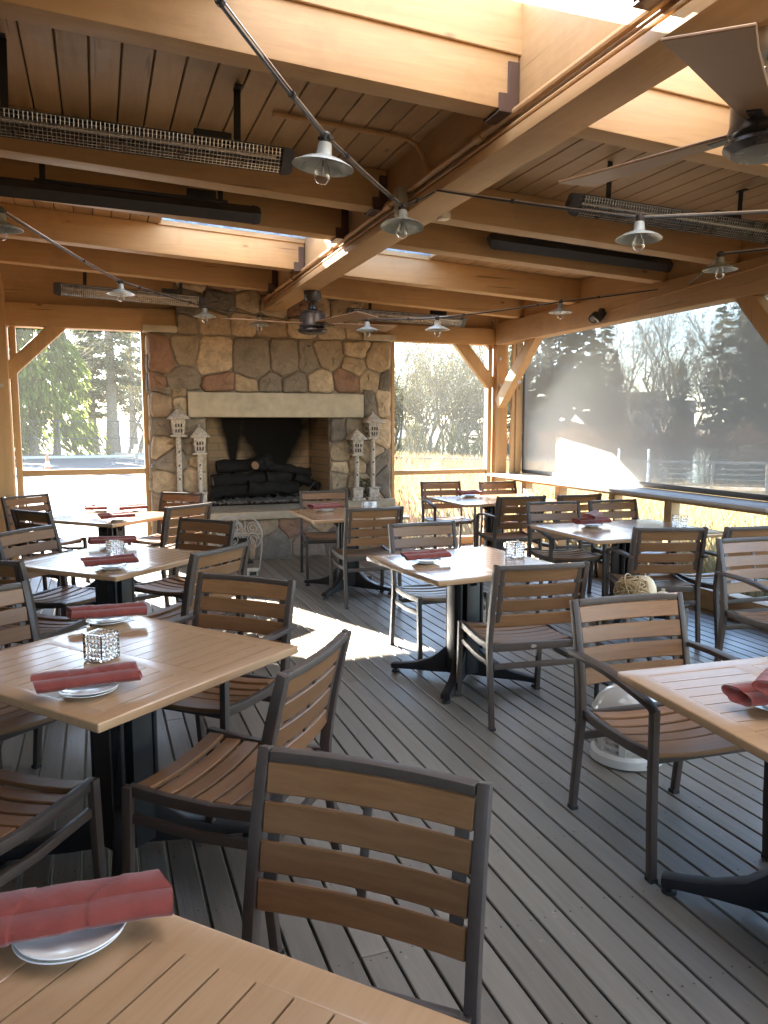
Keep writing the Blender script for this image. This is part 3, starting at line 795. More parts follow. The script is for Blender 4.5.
# ------------------------------------------------------------------ tables
def make_table(w,d,name):
    t=thing(name,'table','table')
    q=MB(); z0,z1=.712,.742; b=.075
    X,Y=w/2,d/2
    gx_=[-X,-X+b,-.038,.038,X-b,X]; gy_=[-Y,-Y+b,Y-b,Y]; hole={(1,1),(3,1)}
    vid={}
    vs=[]; fs=[]
    def vv(i,j,k):
        if (i,j,k) not in vid: vid[(i,j,k)]=len(vs); vs.append((gx_[i],gy_[j],z1 if k else z0))
        return vid[(i,j,k)]
    for i in range(5):
        for j in range(3):
            if (i,j) in hole: continue
            fs.append((vv(i,j,1),vv(i+1,j,1),vv(i+1,j+1,1),vv(i,j+1,1))); fs.append((vv(i,j,0),vv(i,j+1,0),vv(i+1,j+1,0),vv(i+1,j,0)))
            for (di,dj),(a,b_) in (((-1,0),((i,j+1),(i,j))),((1,0),((i+1,j),(i+1,j+1))),((0,-1),((i,j),(i+1,j))),((0,1),((i+1,j+1),(i,j+1)))):
                n_=(i+di,j+dj)
                if n_ in hole or not (0<=n_[0]<5 and 0<=n_[1]<3): fs.append((vv(*a,0),vv(*b_,0),vv(*b_,1),vv(*a,1)))
    q.add(vs,fs,0,.5)
    tb=q.build('tabletop',M['top'],t,bevel=.0075,seg=3)
    ny=max(1,round((d-2*b)/.068)); ph=(d-2*b)/ny
    q=MB()
    for xa,xb in ((-X+b,-.038),(.038,X-b)):
        for i in range(ny):
            y=-Y+b+ph*i; q.box(xa-.004,xb+.004,y+.0022,y+ph-.0022,z0+.004,z1-.0003)
    q.build('slat_panel',M['top'],tb,smooth=0)
    q=MB(); q.box(-.25,.25,-.035,.035,.692,.711); q.box(-.035,.035,-.25,.25,.688,.7095)
    for s in (-1,1):
        for ax in (0,1):
            pts=[(.06,.55),(.09,.62),(.15,.67),(.24,.69)]
            pp=[((s*r,0,z) if ax==0 else (0,s*r,z)) for r,z in pts]; q.sweep(pp,.05,.03,(s,0,1) if ax==0 else (0,s,1))
    q.build('top_bracket',M['black'],t,bevel=.003,seg=1)
    q=MB(); q.box(-.045,.045,-.10,.10,.06,.69); q.box(-.10,-.046,-.045,.045,.06,.69); q.box(.046,.10,-.045,.045,.06,.69)
    q.tube([(.075,.075,.06),(.075,.075,.69)],.012,8); q.tube([(-.075,-.075,.06),(-.075,-.075,.69)],.012,8); q.tube([(.075,-.075,.06),(.075,-.075,.69)],.012,8); q.tube([(-.075,.075,.06),(-.075,.075,.69)],.012,8)
    q.build('pedestal',M['black'],t,bevel=.006)
    for k in range(4):
        a=R(45+90*k); c,s=math.cos(a),math.sin(a); L=.46 if d<1 else .46
        q=MB(); pts=[(.05,.135),(.12,.105),(.20,.075),(.30,.058),(.40,.048),(.47,.042)]
        q.sweep([(c*r,s*r,z) for r,z in pts],[.07,.065,.06,.055,.055,.058],[.20,.14,.085,.05,.036,.032]); ft=q.build('foot',M['black'],t,bevel=.006)
        q=MB(); q.lathe([(.026,0),(.026,.012),(.012,.014),(.012,.03)],(c*.445,s*.445,0),12); q.build('leveller',M['rubber'],ft)
    return t
tsq=make_table(.91,.91,'square_dining_table'); trec=make_table(1.22,.95,'long_dining_table')
GT='slatted wooden dining tables'
def table(p,c,rot,label): place(p,(c[0],c[1],0),R(rot),label,GT)
T1=(-.065,.79); T2=(.045,2.87)
table(tsq,T1,43,'square teak table in the lower left corner, closest to the camera')
table(tsq,T2,38,'square teak table on the left with a woven glass cube, second from the camera')
table(tsq,(.06,5.08),45,'square teak table on the left in glare, behind the near left one')
table(tsq,(.08,7.45),45,'sunlit square table farthest back on the left, by the left window')
table(tsq,(2.19,6.93),0,'square table directly in front of the stone hearth')
table(tsq,(2.08,4.20),6,'square table in the centre of the deck on a black cross base')
table(tsq,(2.05,1.63),-4,'square teak table at the right edge in the foreground')
table(trec,(3.97,5.10),0,'long table beside the ledge under the sun screen')
table(trec,(4.16,7.68),0,'long table in the back right corner beside the right window')

# ------------------------------------------------------------------ place settings
q=MB(); q.lathe([(.045,0),(.050,.001),(.056,.004),(.080,.0125),(.088,.0155),(.0868,.0172),(.079,.0150),(.055,.0065),(.0,.0055)],(0,0,0),48)
plate=tag(q.build('side_plate',M['plate'],smooth=50),None,'plate')
def napkin_mesh(L,seed):
    r=random.Random(seed); q=MB(); K=110; n=44
    ph=[r.uniform(0,6.28) for _ in range(8)]
    lobes=((-.017,.0165,.033,.0165),(.019,.0300,.029,.0145))   # y, z, half width, half height of the two rolled layers
    def outline(t,shrink=1.0):
        x=-L/2+L*t; o=[]
        sw=1+.09*math.sin(3.1*t+ph[0])+.045*math.sin(8*t+ph[1])-.10*(1-min(1,(1-t)*7))*.6
        cy=.007*math.sin(3.2*t+ph[2])-.008*(t-.5); cz=.024
        for k in range(n):
            a=2*math.pi*k/n; dy,dz=math.cos(a),math.sin(a); best=0
            for (ly,lz,lw,lh) in lobes:
                lw*=sw; 
                # farthest hit of the ray from the centre with this ellipse
                oy,oz=(-ly+.002)/lw,(cz-lz)/lh; vy,vz=dy/lw,dz/lh
                A=vy*vy+vz*vz; B=oy*vy+oz*vz; Cc=oy*oy+oz*oz-1; D_=B*B-A*Cc
                if D_>0: best=max(best,(-B+math.sqrt(D_))/A)
            rr=max(best,.008)
            # cloth layers: a cuff wrapped round one end, a diagonal fold at the other
            if t<.27+.05*math.sin(a+ph[3]): rr+=.0030
            if t>.70+.10*math.sin(a-1.2+ph[4]): rr+=.0024
            rr+=.0008*math.sin(9*t+2*a+ph[5])+.0005*math.sin(23*t-2*a+ph[6])+.0004*math.sin(47*t+5*a)
            rr*=shrink
            xx=x+(.014*math.sin(a+ph[7]) if t<.02 or t>.98 else .014*math.sin(a+ph[7])*(1-min(1,min(t,1-t)*8)))
            o.append((xx,cy+dy*rr,max(.0005,cz+dz*rr)))
        return o
    rings=[outline(.075,.30),outline(.03,.72),outline(.006,.86)]+[outline(i/K) for i in range(K+1)]+[outline(.994,.86),outline(.97,.72),outline(.925,.30)]
    q.loft(rings,0)
    return q
nap=tag(napkin_mesh(.30,1).build('napkin_roll',M['napkin'],smooth=36),None,'napkin')
nap2=tag(napkin_mesh(.30,5).build('napkin_roll',M['napkin'],smooth=36),None,'napkin')
TZ=.7425
def setting(x,y,ang,where,alt=False,plates=2,crossed=False):
    z=TZ
    for k in range(plates):
        place(plate,(x+.004*k,y-.006*k,z),.3*k,'%s white plate under the napkin %s'%(('lower','upper')[k] if plates==2 else 'single',where.replace('half hidden by the glass','').rstrip(', ')),'white side plates'); z+=.0105
    z+=.009
    place(nap2 if alt else nap,(x,y,z),R(ang),'burgundy napkin roll %s'%where,'burgundy napkin rolls')
    if crossed: place(nap,(x+.01,y+.0,z+.046),R(ang+38),'crossing napkin %s'%where,'burgundy napkin rolls')
setting(-.075,1.285,-5,'on the table closest to the camera')
setting(-.06,2.51,4,'at the near corner of the left table',True)
setting(.005,3.40,-4,'beyond the glass cube on the left table')
setting(.035,4.69,10,'at the near corner of the second left table',True)
setting(.06,5.52,-8,'at the far corner of the second left table')
setting(.12,7.02,14,'at the near corner of the back left table',True)
setting(.0,7.86,-10,'at the far left of the back left table',False,1)
setting(.27,7.78,14,'at the far right of the back left table',True,1)
setting(2.02,7.12,10,'on the table in front of the hearth')
setting(1.83,4.23,4,'on the left half of the centre table',True)
setting(3.76,5.28,2,'on the long table under the screen',False,2,True)
setting(4.00,7.98,4,'on the back right corner table',True,2)
setting(1.86,1.66,-8,'on the right foreground table',False,2,True)

# woven glass cubes
def make_cube():
    q=MB(); s=.043; H=.098
    sq=lambda h,z:[(-h,-h,z),(h,-h,z),(h,h,z),(-h,h,z)]
    q.loft([sq(.040,0),sq(s,.003),sq(s,H),sq(s-.007,H),sq(s-.008,.012)])
    for face in range(4):
        a=face*math.pi/2; c,sn=math.cos(a),math.sin(a)
        for i in range(5):
            for j in range(6):
                u=(i-2)*.0165; z=.009+j*.016
                hz=(i+j)%2
                o=Vector((u*c+s*sn*-1, u*sn+s*c, z)) if False else Vector((u*c - s*sn, u*sn + s*c, z))
                X=Vector((c,sn,0))*(.0085 if hz else .0055); Z=Vector((0,0,.0055 if hz else .0085)); Y=Vector((-sn,c,0))*.005
                vs=[o+X*ca*cb+Z*sa*cb+Y*sb for ca,sa,cb,sb in [(math.cos(k*math.pi/4),math.sin(k*math.pi/4),1,0) for k in range(8)]+[(math.cos(k*math.pi/4),math.sin(k*math.pi/4),.7,.7) for k in range(8)]+[(1,0,0,1)]]
                fs=[(k,(k+1)%8,8+(k+1)%8,8+k) for k in range(8)]+[(8+k,8+(k+1)%8,16) for k in range(8)]
                q.add(vs,fs)
    # hollow on top
    o=q.build('glass_candle_cube',M['glass'],smooth=50,bevel=0)
    return tag(o,None,'candle holder')
gl=make_cube(); GG='woven glass candle cubes'
def cube(x,y,rot,where,sc=1):
    o=place(gl,(x,y,TZ+.001),R(rot),'clear woven glass cube %s'%where,GG)
    o.scale=(sc,sc,sc)
cube(-.02,2.87,45,'in the middle of the near left table'); cube(.07,5.14,20,'in the middle of the second left table')
cube(.10,7.50,10,'among the napkins on the back left table')
cube(2.46,7.20,0,'left one of a pair on the table before the hearth',.72); cube(2.54,7.20,0,'right one of a pair on the table before the hearth',.72)
cube(2.44,4.22,15,'on the right half of the centre table'); cube(4.43,5.02,15,'at the wall end of the long table under the screen'); cube(4.62,7.72,10,'on the back right corner table')

# white lantern on the deck, black cart with gourds behind the right chair
wl=thing('round_floor_lantern','glossy white round lantern with domed lid on the deck under the right chair','floor lantern',(2.30,2.90,0))
q=MB(); q.lathe([(.155,0),(.17,.01),(.165,.045),(.15,.06),(.0,.06)],(0,0,0),36); q.box(-.015,.015,-.173,-.16,.018,.03,1); q.build('base',[M['white'],M['hole']],wl)
q=MB(); q.lathe([(.128,.061),(.128,.235)],(0,0,0),32,1)
for k in range(8):
    a=k*math.pi/4; c,s=math.cos(a),math.sin(a); q.obox((c*.140,s*.140,.148),((c*.012,s*.012,0),(-s*.014,c*.014,0),(0,0,.086)))
    for j in range(5):
        a2=a+math.pi/8; 
        q.sweep([(.134*math.cos(a+.1+.586*i/4),.134*math.sin(a+.1+.586*i/4),.085+.032*j) for i in range(5)],.008,.010)
q.build('panelled_side',[M['white'],M['dirtywhite']],wl)
q=MB(); q.lathe([(.158,.236),(.165,.245),(.155,.262),(.135,.30),(.095,.335),(.05,.352),(.035,.356),(.03,.368),(.0,.37)],(0,0,0),36); q.build('domed_lid',M['white'],wl,smooth=60)
ct=thing('black_display_cart','black metal cart with shelves holding decorative gourds, hidden behind the right chair','cart',(2.62,3.22,0))
for x in (-.17,.17):
    for y in (-.13,.13): q=MB(); q.bar((x,y,.03),(x,y,.64),.018,.018,(1,0,0)); q.build('leg',M['black'],ct,bevel=.002)
for z in (.22,.42,.62):
    q=MB(); q.box(-.18,.18,-.14,.14,z,z+.014); 
    for x in (-.18,.18): q.bar((x,-.14,z+.04),(x,.14,z+.04),.006,.006)
    for y in (-.14,.14): q.bar((-.18,y,z+.04),(.18,y,z+.04),.006,.006)
    q.build('shelf',M['black'],ct,bevel=.002)
for x in (-.17,.17):
    for y in (-.13,.13):
        q=MB(); q.tube([(x-.012,y,.026),(x+.012,y,.026)],.026,14); q.build('caster',M['rubber'],ct)
q=MB(); lr=random.Random(31)
for k in range(26):
    ax=Vector((lr.gauss(0,1),lr.gauss(0,1),lr.gauss(0,1))).normalized(); u=ax.orthogonal().normalized(); w=ax.cross(u); rr=.088*lr.uniform(.86,1.03); off=ax*lr.uniform(-.02,.02)
    q.tube([off+(u*math.cos(a)+w*math.sin(a))*rr for a in [i*2*math.pi/20 for i in range(21)]],.0032,5)
o=q.build('wicker_ball',M['foil']); o.location=(2.535,3.2,.728); tag(o,'loose woven wicker twig ball on top of the black cart','ornament')
for k,(dx,dy,r,lab) in enumerate(((.035,.0,.062,'egg shaped cream gourd beside the wicker ball'),(.14,-.02,.05,'small round cream gourd at the right end of the cart top'))):
    q=MB(); q.ball((0,0,0),r,16,0,1.35 if k==0 else .8); q.tube([(0,0,r*(1.33 if k==0 else .78)),(.004,0,r*(1.33 if k==0 else .78)+.012)],.004,6); o=q.build('gourd',M['balls']); o.location=(2.58+dx,3.2+dy,.636+r*(1.35 if k==0 else .8)); tag(o,lab,'gourd')

# ------------------------------------------------------------------ heaters
def heater(x0,x1,y,za,zb_,facing,label,loc_bracket=True):
    """trough heater hung from the boards; facing -1: grille toward the camera side, +1: away"""
    L=x1-x0; zc=(za+zb_)/2; t=thing('infrared_heater',label,'patio heater',((x0+x1)/2,y,zc),0,'long infrared heaters under the roof')
    t.rotation_euler=(0,math.atan2(za-zb_,L),0)
    f=facing; h=.085
    # housing: shallow hood, open side tilted down 40 deg
    c,s=math.cos(R(38)),math.sin(R(38))
    def P(u,v): # u across the opening, v outward through the opening
        u*=.80; return (f*(u*s+v*c)*1.0, u*c-v*s)
    def ring(x,k=1.0):
        pr=[(-.085,.035),(-.05,-.03),(.05,-.03),(.085,.035),(.079,.035),(.047,-.024),(-.047,-.024),(-.079,.035)]
        return [(x,)+P(u*k,v*k) for u,v in pr]
    q=MB(); q.loft([ring(-L/2),ring(L/2)]); q.build('housing',M['heater'],t,fixn=True)
    for s_ in (-1,1):
        q=MB(); q.loft([[(s_*L/2+s_*e,)+P(u*k,v*k) for u,v in ((-.09,.04),(-.055,-.035),(.055,-.035),(.09,.04))] for e,k in ((-.002,1),(.045,.9),(.06,.7))]); q.build('end_cap',M['heater'],t,fixn=True)
    q=MB(); q.add([(-L/2+.01,)+P(-.07,.02),(L/2-.01,)+P(-.07,.02),(L/2-.01,)+P(-.03,-.022),(-L/2+.01,)+P(-.03,-.022),(-L/2+.01,)+P(.03,-.022),(L/2-.01,)+P(.03,-.022),(L/2-.01,)+P(.07,.02),(-L/2+.01,)+P(.07,.02)],[(0,1,2,3),(3,2,5,4),(4,5,6,7)]); q.build('reflector',M['reflector'],t,smooth=0)
    q=MB(); q.tube([(-L/2+.03,)+P(0,.0),(L/2-.03,)+P(0,.0)],.011,8); q.build('heating_tube',M['galv'],t)
    q=MB(); nx=int(L/.020)
    for i in range(nx+1):
        x=-L/2+.02+(L-.04)*i/nx
        q.sweep([(x,)+P(-.078,.036),(x,)+P(-.04,.050),(x,)+P(.04,.050),(x,)+P(.078,.036)],.0026,.0026,(1,0,0))
    for u in (-.075,-.055,-.035,-.012,.012,.035,.055,.075):
        v=.036+(.014 if abs(u)<.045 else .008 if abs(u)<.06 else 0); q.bar((-L/2+.01,)+P(u,v),(L/2-.01,)+P(u,v),.0028,.0028)
    q.build('grille',M['grille'],t,smooth=0)
    q=MB()
    for bx in (-L*.33,L*.36):
        top=zb(t.location.x+bx)-zc-.001
        q.box(bx-.018,bx+.018,-f*.05-.004,-f*.05+.004,.02,top); q.box(bx-.018,bx+.018,min(-f*.05,-f*.0),max(-f*.05,-f*.0)+.03,top-.012,top-.002)
    q.box(-L*.36,L*.39,-f*.05-.016,-f*.05+.012,.03,.05)
    q.box(L*.22,L*.34,-f*.05-.02,-f*.05+.02,.05,.10)
    q.build('hanging_bracket',M['black'],t,bevel=.002,seg=1)
    return t
heater(-.62,.95,4.12,2.985,2.955,-1,'long infrared heater with bright grille hung nearest the camera, upper left')
heater(2.78,4.30,4.15,2.915,2.87,-1,'infrared heater with metal grille behind the large fan blades, upper right')
heater(-.31,1.08,8.66,2.955,2.90,-1,'infrared heater over the left window header beside the chimney')
heater(2.80,4.20,8.66,2.86,2.83,-1,'infrared heater over the right window header beside the chimney')
heater(-.55,1.08,5.62,3.09,3.06,1,'infrared heater turned away, black back showing between two joists on the left')
heater(3.02,4.68,5.62,3.03,2.965,1,'infrared heater turned away, black back showing between two joists on the right')

# ------------------------------------------------------------------ ceiling fans
def fan(loc,ztop,angs,label,met='fanmetal'):
    t=thing('ceiling_fan',label,'ceiling fan',loc,0,'three blade ceiling fans')
    h=ztop-loc[2]
    q=MB(); q.lathe([(.03,h-.10),(.07,h-.095),(.085,h-.07),(.085,h-.002),(.03,h-.001)],(0,0,0),28); q.build('canopy',M[met],t)
    q=MB(); q.lathe([(.018,.1),(.018,h-.098)],(0,0,0),14); q.lathe([(.03,.13),(.05,.15),(.04,.20),(.03,.21)],(0,0,0),20); q.build('downrod',M[met],t)
    q=MB(); q.lathe([(.05,.14),(.10,.13),(.128,.10),(.13,.02),(.135,.0),(.135,-.02),(.12,-.035)],(0,0,0),36); q.build('motor',M['darkwood'],t)
    q=MB(); q.lathe([(.125,-.036),(.148,-.05),(.15,-.062),(.12,-.085),(.0,-.09)],(0,0,0),36); q.box(-.012,.012,-.12,-.10,-.088,-.084); q.build('switch_housing',M['darkwood'],t)
    for a in angs:
        a=R(a); Rz=Matrix.Rotation(a,3,'Z')@Matrix.Rotation(R(-7),3,'X')
        q=MB(); sec=[(.12,.05,.05),(.22,.065,.065),(.45,.085,.085),(.70,.11,.105),(.86,.135,.125)]
        top=[Rz@Vector((r,w1,.004))+Vector((0,0,.01)) for r,w1,w2 in sec]; bot=[Rz@Vector((r,-w2,.004))+Vector((0,0,.01)) for r,w1,w2 in sec]
        n=len(sec); dz=Rz@Vector((0,0,-.011)); vs=top+bot+[v+dz for v in top]+[v+dz for v in bot]; fs=[]
        for i in range(n-1): fs+= [(i,n+i,n+i+1,i+1),(2*n+i,2*n+i+1,3*n+i+1,3*n+i),(i,i+1,2*n+i+1,2*n+i),(n+i,3*n+i,3*n+i+1,n+i+1)]
        fs+=[(0,2*n,3*n,n),(n-1,2*n-1,4*n-1,3*n-1)]
        q.add(vs,fs); b=q.build('blade',M['blade'],t,smooth=0,fixn=True,bevel=.003,seg=1)
        q=MB(); q.sweep([Rz@Vector((r,0,-.008))+Vector((0,0,.01)) for r in (.09,.16,.22)],.05,.008); q.build('blade_iron',M['darkwood'],b)
    q=MB(); q.tube([(-.07,-.12,-.085),(-.07,-.12,-.20)],.0015,5); q.lathe([(.004,-.208),(.02,-.212),(.02,-.224),(.004,-.228)],(-.07,-.12,0),8); q.build('pull_chain',M['darkwood'],t)
    return t
fan((2.35,2.30,2.655),3.0,(213,108,333),'large three blade ceiling fan close to the camera, upper right')
fan((2.02,7.5,2.55),2.871,(186,4,290),'smaller looking ceiling fan hung below the girder in front of the chimney','darkwood')

# ------------------------------------------------------------------ lamps and cables
def make_lamp():
    t=thing('enamel_lamp','lamp','pendant lamp')
    # origin at the cable; everything hangs below
    q=MB(); q.lathe([(.012,-.012),(.02,-.008),(.022,.02),(.010,.03)],(0,0,0),14); q.box(-.012,.012,-.03,.03,.0,.012); q.build('clamp',M['cable'],t)
    q=MB(); q.lathe([(.024,-.011),(.027,-.02),(.030,-.055),(.042,-.063),(.080,-.076),(.116,-.095),(.120,-.100),(.116,-.100),(.079,-.082),(.040,-.069),(.026,-.068)],(0,0,0),36); q.build('lamp_shade',M['shade'],t,smooth=60)
    q=MB(); q.lathe([(.013,-.071),(.016,-.085),(.026,-.10),(.033,-.122),(.031,-.142),(.018,-.160),(.001,-.165)],(0,0,0),20); b=q.build('bulb',M['bulb'],t,smooth=80)
    q=MB(); q.tube([(0,0,-.075),(0,0,-.10)],.005,6); q.tube([(.0,0,-.10),(-.010,0,-.125),(.0,0,-.13),(.010,0,-.125),(0,0,-.10)],.0012,5); q.build('filament_stem',M['wire'],b)
    return t
lamp=make_lamp()
LP=[((.80,2.77,2.585),'enamel lamp with bare bulb hanging nearest the camera below the front beam',(.1,.05)),
 ((1.50,3.79,2.67),'enamel lamp under the girder at the junction of the cables',(-.1,.08)),
 ((2.54,3.25,2.578),'enamel lamp in front of the right heater, below the fan blade',(0,.05)),
 ((3.92,4.17,2.69),'enamel lamp near the right edge beside the lake side header',(0,0)),
 ((4.15,6.42,2.72),'enamel lamp by the black spotlights over the sun screen',(0,0)),
 ((2.85,6.36,2.50),'enamel lamp in front of the right back heater',(0,0)),
 ((.22,6.92,2.745),'enamel lamp in front of the left back heater',(0,0)),
 ((1.03,7.88,2.72),'enamel lamp hanging before the left side of the chimney',(0,.0)),
 ((-.46,4.90,2.75),'enamel lamp cut off by the left edge of view',(0,0)),
 ((1.66,8.35,2.72),'enamel lamp hanging before the middle of the chimney',(0,0)),
 ((2.45,7.1,2.56),'enamel lamp half hidden by the rear fan blade',(0,0))]
for p_,lab,tl in LP: place(lamp,p_,rnd.uniform(0,3),lab,'enamel lamps strung under the roof',(tl[0],tl[1])).scale=(.93,.93,.93)
def cable(label,pts):
    q=MB(); full=[]
    for a,b in zip(pts[:-1],pts[1:]):
        a=Vector(a); b=Vector(b); L=(b-a).length
        for i in range(10):
            t=i/10; full.append(a.lerp(b,t)-Vector((0,0,.012*L*4*t*(1-t)*.5)))
    full.append(Vector(pts[-1])); q.tube(full,.0055,6,0)
    q.tube([p+Vector((.006,0,.011)) for p in full],.003,5,1)
    for i in range(4,len(full)-1,6):
        d=(full[i+1]-full[i]).normalized()*.008; q.tube([full[i]-d+Vector((.002,0,.004)),full[i]+d+Vector((.002,0,.004))],.0125,8,0)
    o=q.build('lamp_cable',[M['cable'],M['wire']]); return tag(o,label,'cable','lamp cables strung between the beams')
L=[Vector(x[0])+Vector((0,0,.008)) for x in LP]
hook=Vector((GX-.12,4.55,2.862))
cable('cable from the front beam down to the lamps under the girder',[(-1.05,.12,2.84),(.33,2.1,2.64),L[0],L[1],(GX-.14,4.1,2.865)])
cable('cable from the girder across the right bay in front of the right heater',[(GX-.14,4.06,2.865),L[2],(4.84,2.2,2.70)])
cable('cable running along the left side past the left back heater to the chimney',[(XL+.09,3.9,2.86),L[8],L[6],L[7],L[9],(1.86,8.91,2.80)])
cable('cable from the chimney past the rear fan to the right header',[(2.1,8.9,2.80),L[10],L[5],L[4],(4.84,5.9,2.80)])
cable('short cable to the lamp at the right edge of the right bay',[(4.84,5.5,2.78),L[3],(4.84,3.3,2.76)])
# twin spotlight on the right header
sp=thing('twin_spotlight','pair of small black spotlights on the right header above the sun screen','spotlight',(4.84,6.72,2.70))
q=MB(); q.tube([(0,0,0),(-.03,0,0)],.045,16); q.build('mount',M['black'],sp)
for dy,d in ((-.10,(-.5,.2,-.6)),(.09,(-.6,-.5,-.5))):
    d=Vector(d).normalized(); a=Vector((-.05,dy*.6,-.02)); q=MB(); q.tube([(-.02,0,0),a],.012,8); q.tube([a-d*.03,a+d*.02,a+d*.08],[.03,.042,.048],16); q.tube([a+d*.081,a+d*.083],.036,16,1); q.build('spot_head',[M['black'],M['grille']],sp)
q=MB(); q.tube([(4.835,6.6,2.70),(4.832,5.8,2.74),(4.832,4.6,2.79),(4.832,3.2,2.80)],.006,6)
q.build('header_conduit',M['pipe'],pav)

# ------------------------------------------------------------------ outside
US=Vector((math.sin(R(40)),math.cos(R(40)),0))
def zg(x,y):
    z=-.45
    u=x*US.x+y*US.y
    if x>3.5:
        k=min(1,max(0,(x-3.5)/18)); z=-.45-.75*k
    w=min(1,max(0,(u-38)/8))*min(1,max(0,(112-u)/10))*min(1,max(0,(x-14)/10)); z-=1.6*w
    if u>112 and x>14: z=-1.2+min(3.0,(u-112)*.02)
    return z
q=MB(); gx=[-400,-250,-160,-110,-80,-60]+list(range(-48,201,4))+[230,280,350,500]; gy=[-300,-150,-80,-40,-20]+list(range(-8,201,4))+[230,280,350,500]
W=len(gx); vs=[(x,y,zg(x,y)) for y in gy for x in gx]; fs=[(j*W+i,j*W+i+1,(j+1)*W+i+1,(j+1)*W+i) for j in range(len(gy)-1) for i in range(W-1)]
q.add(vs,fs); struct('ground',q,M['soil'])
q=MB(); q.add([(-60,9.9,-.44),(3.2,9.9,-.44),(3.4,22,-.44),(9,47.5,-.44),(4,49.5,-.44),(-60,49.5,-.44)],[(0,1,2,3,4,5)]); struct('parking_lot',q,M['asphalt'])
q=MB(); q.bar((-60,49.7,-.40),(9,49.7,-.40),.3,.2); q.sweep([(-6.4,32,-.40),(-3.6,31.6,-.40),(-2.2,33,-.40),(-2.4,36.5,-.40),(-6.4,37.5,-.40)],.2,.18)
struct('kerb',q,M['concrete'],bevel=.02)
q=MB(); q.add([(-6.4,32.1,-.33),(-3.7,31.8,-.33),(-2.4,33.1,-.33),(-2.6,36.4,-.33),(-6.4,37.3,-.33)],[(0,1,2,3,4)]); struct('planting_island',q,M['soil'])
q=MB(); c=US*75; n=Vector((-US.y,US.x,0)); q.obox((c.x,c.y,-1.36),(US*37,n*55,Vector((0,0,.01)))); struct('lake',q,M['water'])
# traffic cone
cn=thing('traffic_cone','orange and white traffic cone standing at the edge of the planting island','traffic cone',(-2.05,35.2,-.435))
q=MB(); q.box(-.21,.21,-.21,.21,0,.04); q.build('base',M['cone'],cn,bevel=.01)
q=MB(); q.lathe([(.15,.041),(.115,.25)],(0,0,0),20,0); q.lathe([(.1148,.251),(.082,.45)],(0,0,0),20,1); q.lathe([(.0817,.451),(.035,.72),(.03,.73)],(0,0,0),20,0); q.build('body',[M['cone'],M['conew']],cn)
# chain link fence
fe=thing('chain_link_fence','dark chain link fence behind the parking lot, in front of the green trees','fence',(0,50.6,-.45))
for i in range(7):
    q=MB(); x=-9+3.4*i-.0; q.tube([(x,0,0),(x,0,2.25)],.05,8); q.build('post',M['fencewire'],fe)
q=MB()
for z in (.1,1.15,2.2): q.tube([(-9,0,z),(11.4,0,z)],.028,6)
q.build('rail',M['fencewire'],fe)
q=MB(); x=-9
while x<9.3:
    for s in (-1,1):
        q.bar((x,0.02*s,.1),(x+s*2.1,.02*s,2.2),.008,.008,(0,1,0))
    x+=.22
tag(q.build('wire_mesh',M['fencewire'],fe,smooth=0),kind='stuff')
q=MB(); q.tube([(0,0,0),(0,0,2.4)],.06,10); q.lathe([(.09,0),(.09,.05),(.06,.06)],(0,0,0),12); o=q.build('pole',M['bluepole']); o.location=(-4.45,49.0,-.44); tag(o,'pale blue steel pole at the fence beside the parking lot','pole')

# ---- trees
def leafquad(q,c,d,L,w,mi=0):
    d=d.normalized(); e=d.orthogonal().normalized(); e=Matrix.Rotation(tr.uniform(0,6.28),3,d)@e
    q.add([c-d*L*.5,c+e*w*.5,c+d*L*.5,c-e*w*.5],[(0,1,2,3)],mi)
def cedar_mesh(seed,H,Rr,n):
    global tr; tr=random.Random(seed); q=MB()
    lobes=[(tr.uniform(0,6.28),tr.uniform(.05,.95)) for _ in range(46)]
    for i in range(n):
        a,t=tr.choice(lobes); t=min(.99,max(.02,t+tr.gauss(0,.035))); a+=tr.gauss(0,.2)
        env=Rr*(1-t)**.7*(.55+.45*math.sin(t*9+a*2)**2)+.15; r=env*(.35+.65*tr.random()**.5)
        c=Vector((r*math.cos(a),r*math.sin(a),.3+H*t*.98+tr.uniform(-.15,.15)-.22*r))
        d=Vector((math.cos(a)*.6,math.sin(a)*.6,-1+tr.uniform(-.3,.6)))
        leafquad(q,c,d,tr.uniform(.3,.6),tr.uniform(.08,.17))
    return q
def conifer_mesh(seed,H,Rr,n,base=.06):
    global tr; tr=random.Random(seed); q=MB(); z=H*base; 
    br=[]
    while z<H*.985:
        t=z/H
        for k in range(tr.randint(4,6)):
            a=tr.uniform(0,6.28); L=Rr*(1-t)**.8*tr.uniform(.5,1.1)+.15; br.append((z+tr.uniform(-.2,.2),a,L))
        z+=H/40*tr.uniform(.8,1.4)
    tot=sum(b[2] for b in br)
    for z,a,L in br:
        m=max(3,int(n*L/tot))
        for i in range(m):
            s=tr.random()**.7; r=L*s; zz=z-.25*r+.12*r*s+tr.gauss(0,.08)
            c=Vector((r*math.cos(a)+tr.gauss(0,.12*L*.4+.04),r*math.sin(a)+tr.gauss(0,.12*L*.4+.04),zz-abs(tr.gauss(0,.12))))
            leafquad(q,c,Vector((math.cos(a)+tr.uniform(-.6,.6),math.sin(a)+tr.uniform(-.6,.6),tr.uniform(-.7,.1))),tr.uniform(.3,.6),tr.uniform(.09,.2))
    return q
def trunk_mesh(H,r,seed):
    global tr; tr=random.Random(seed); q=MB(); pts=[Vector((tr.gauss(0,.05)*i*.3,tr.gauss(0,.05)*i*.3,H*i/8)) for i in range(9)]
    q.tube(pts,[r*(1-.92*i/8)*(1.35 if i==0 else 1) for i in range(9)],9); return q
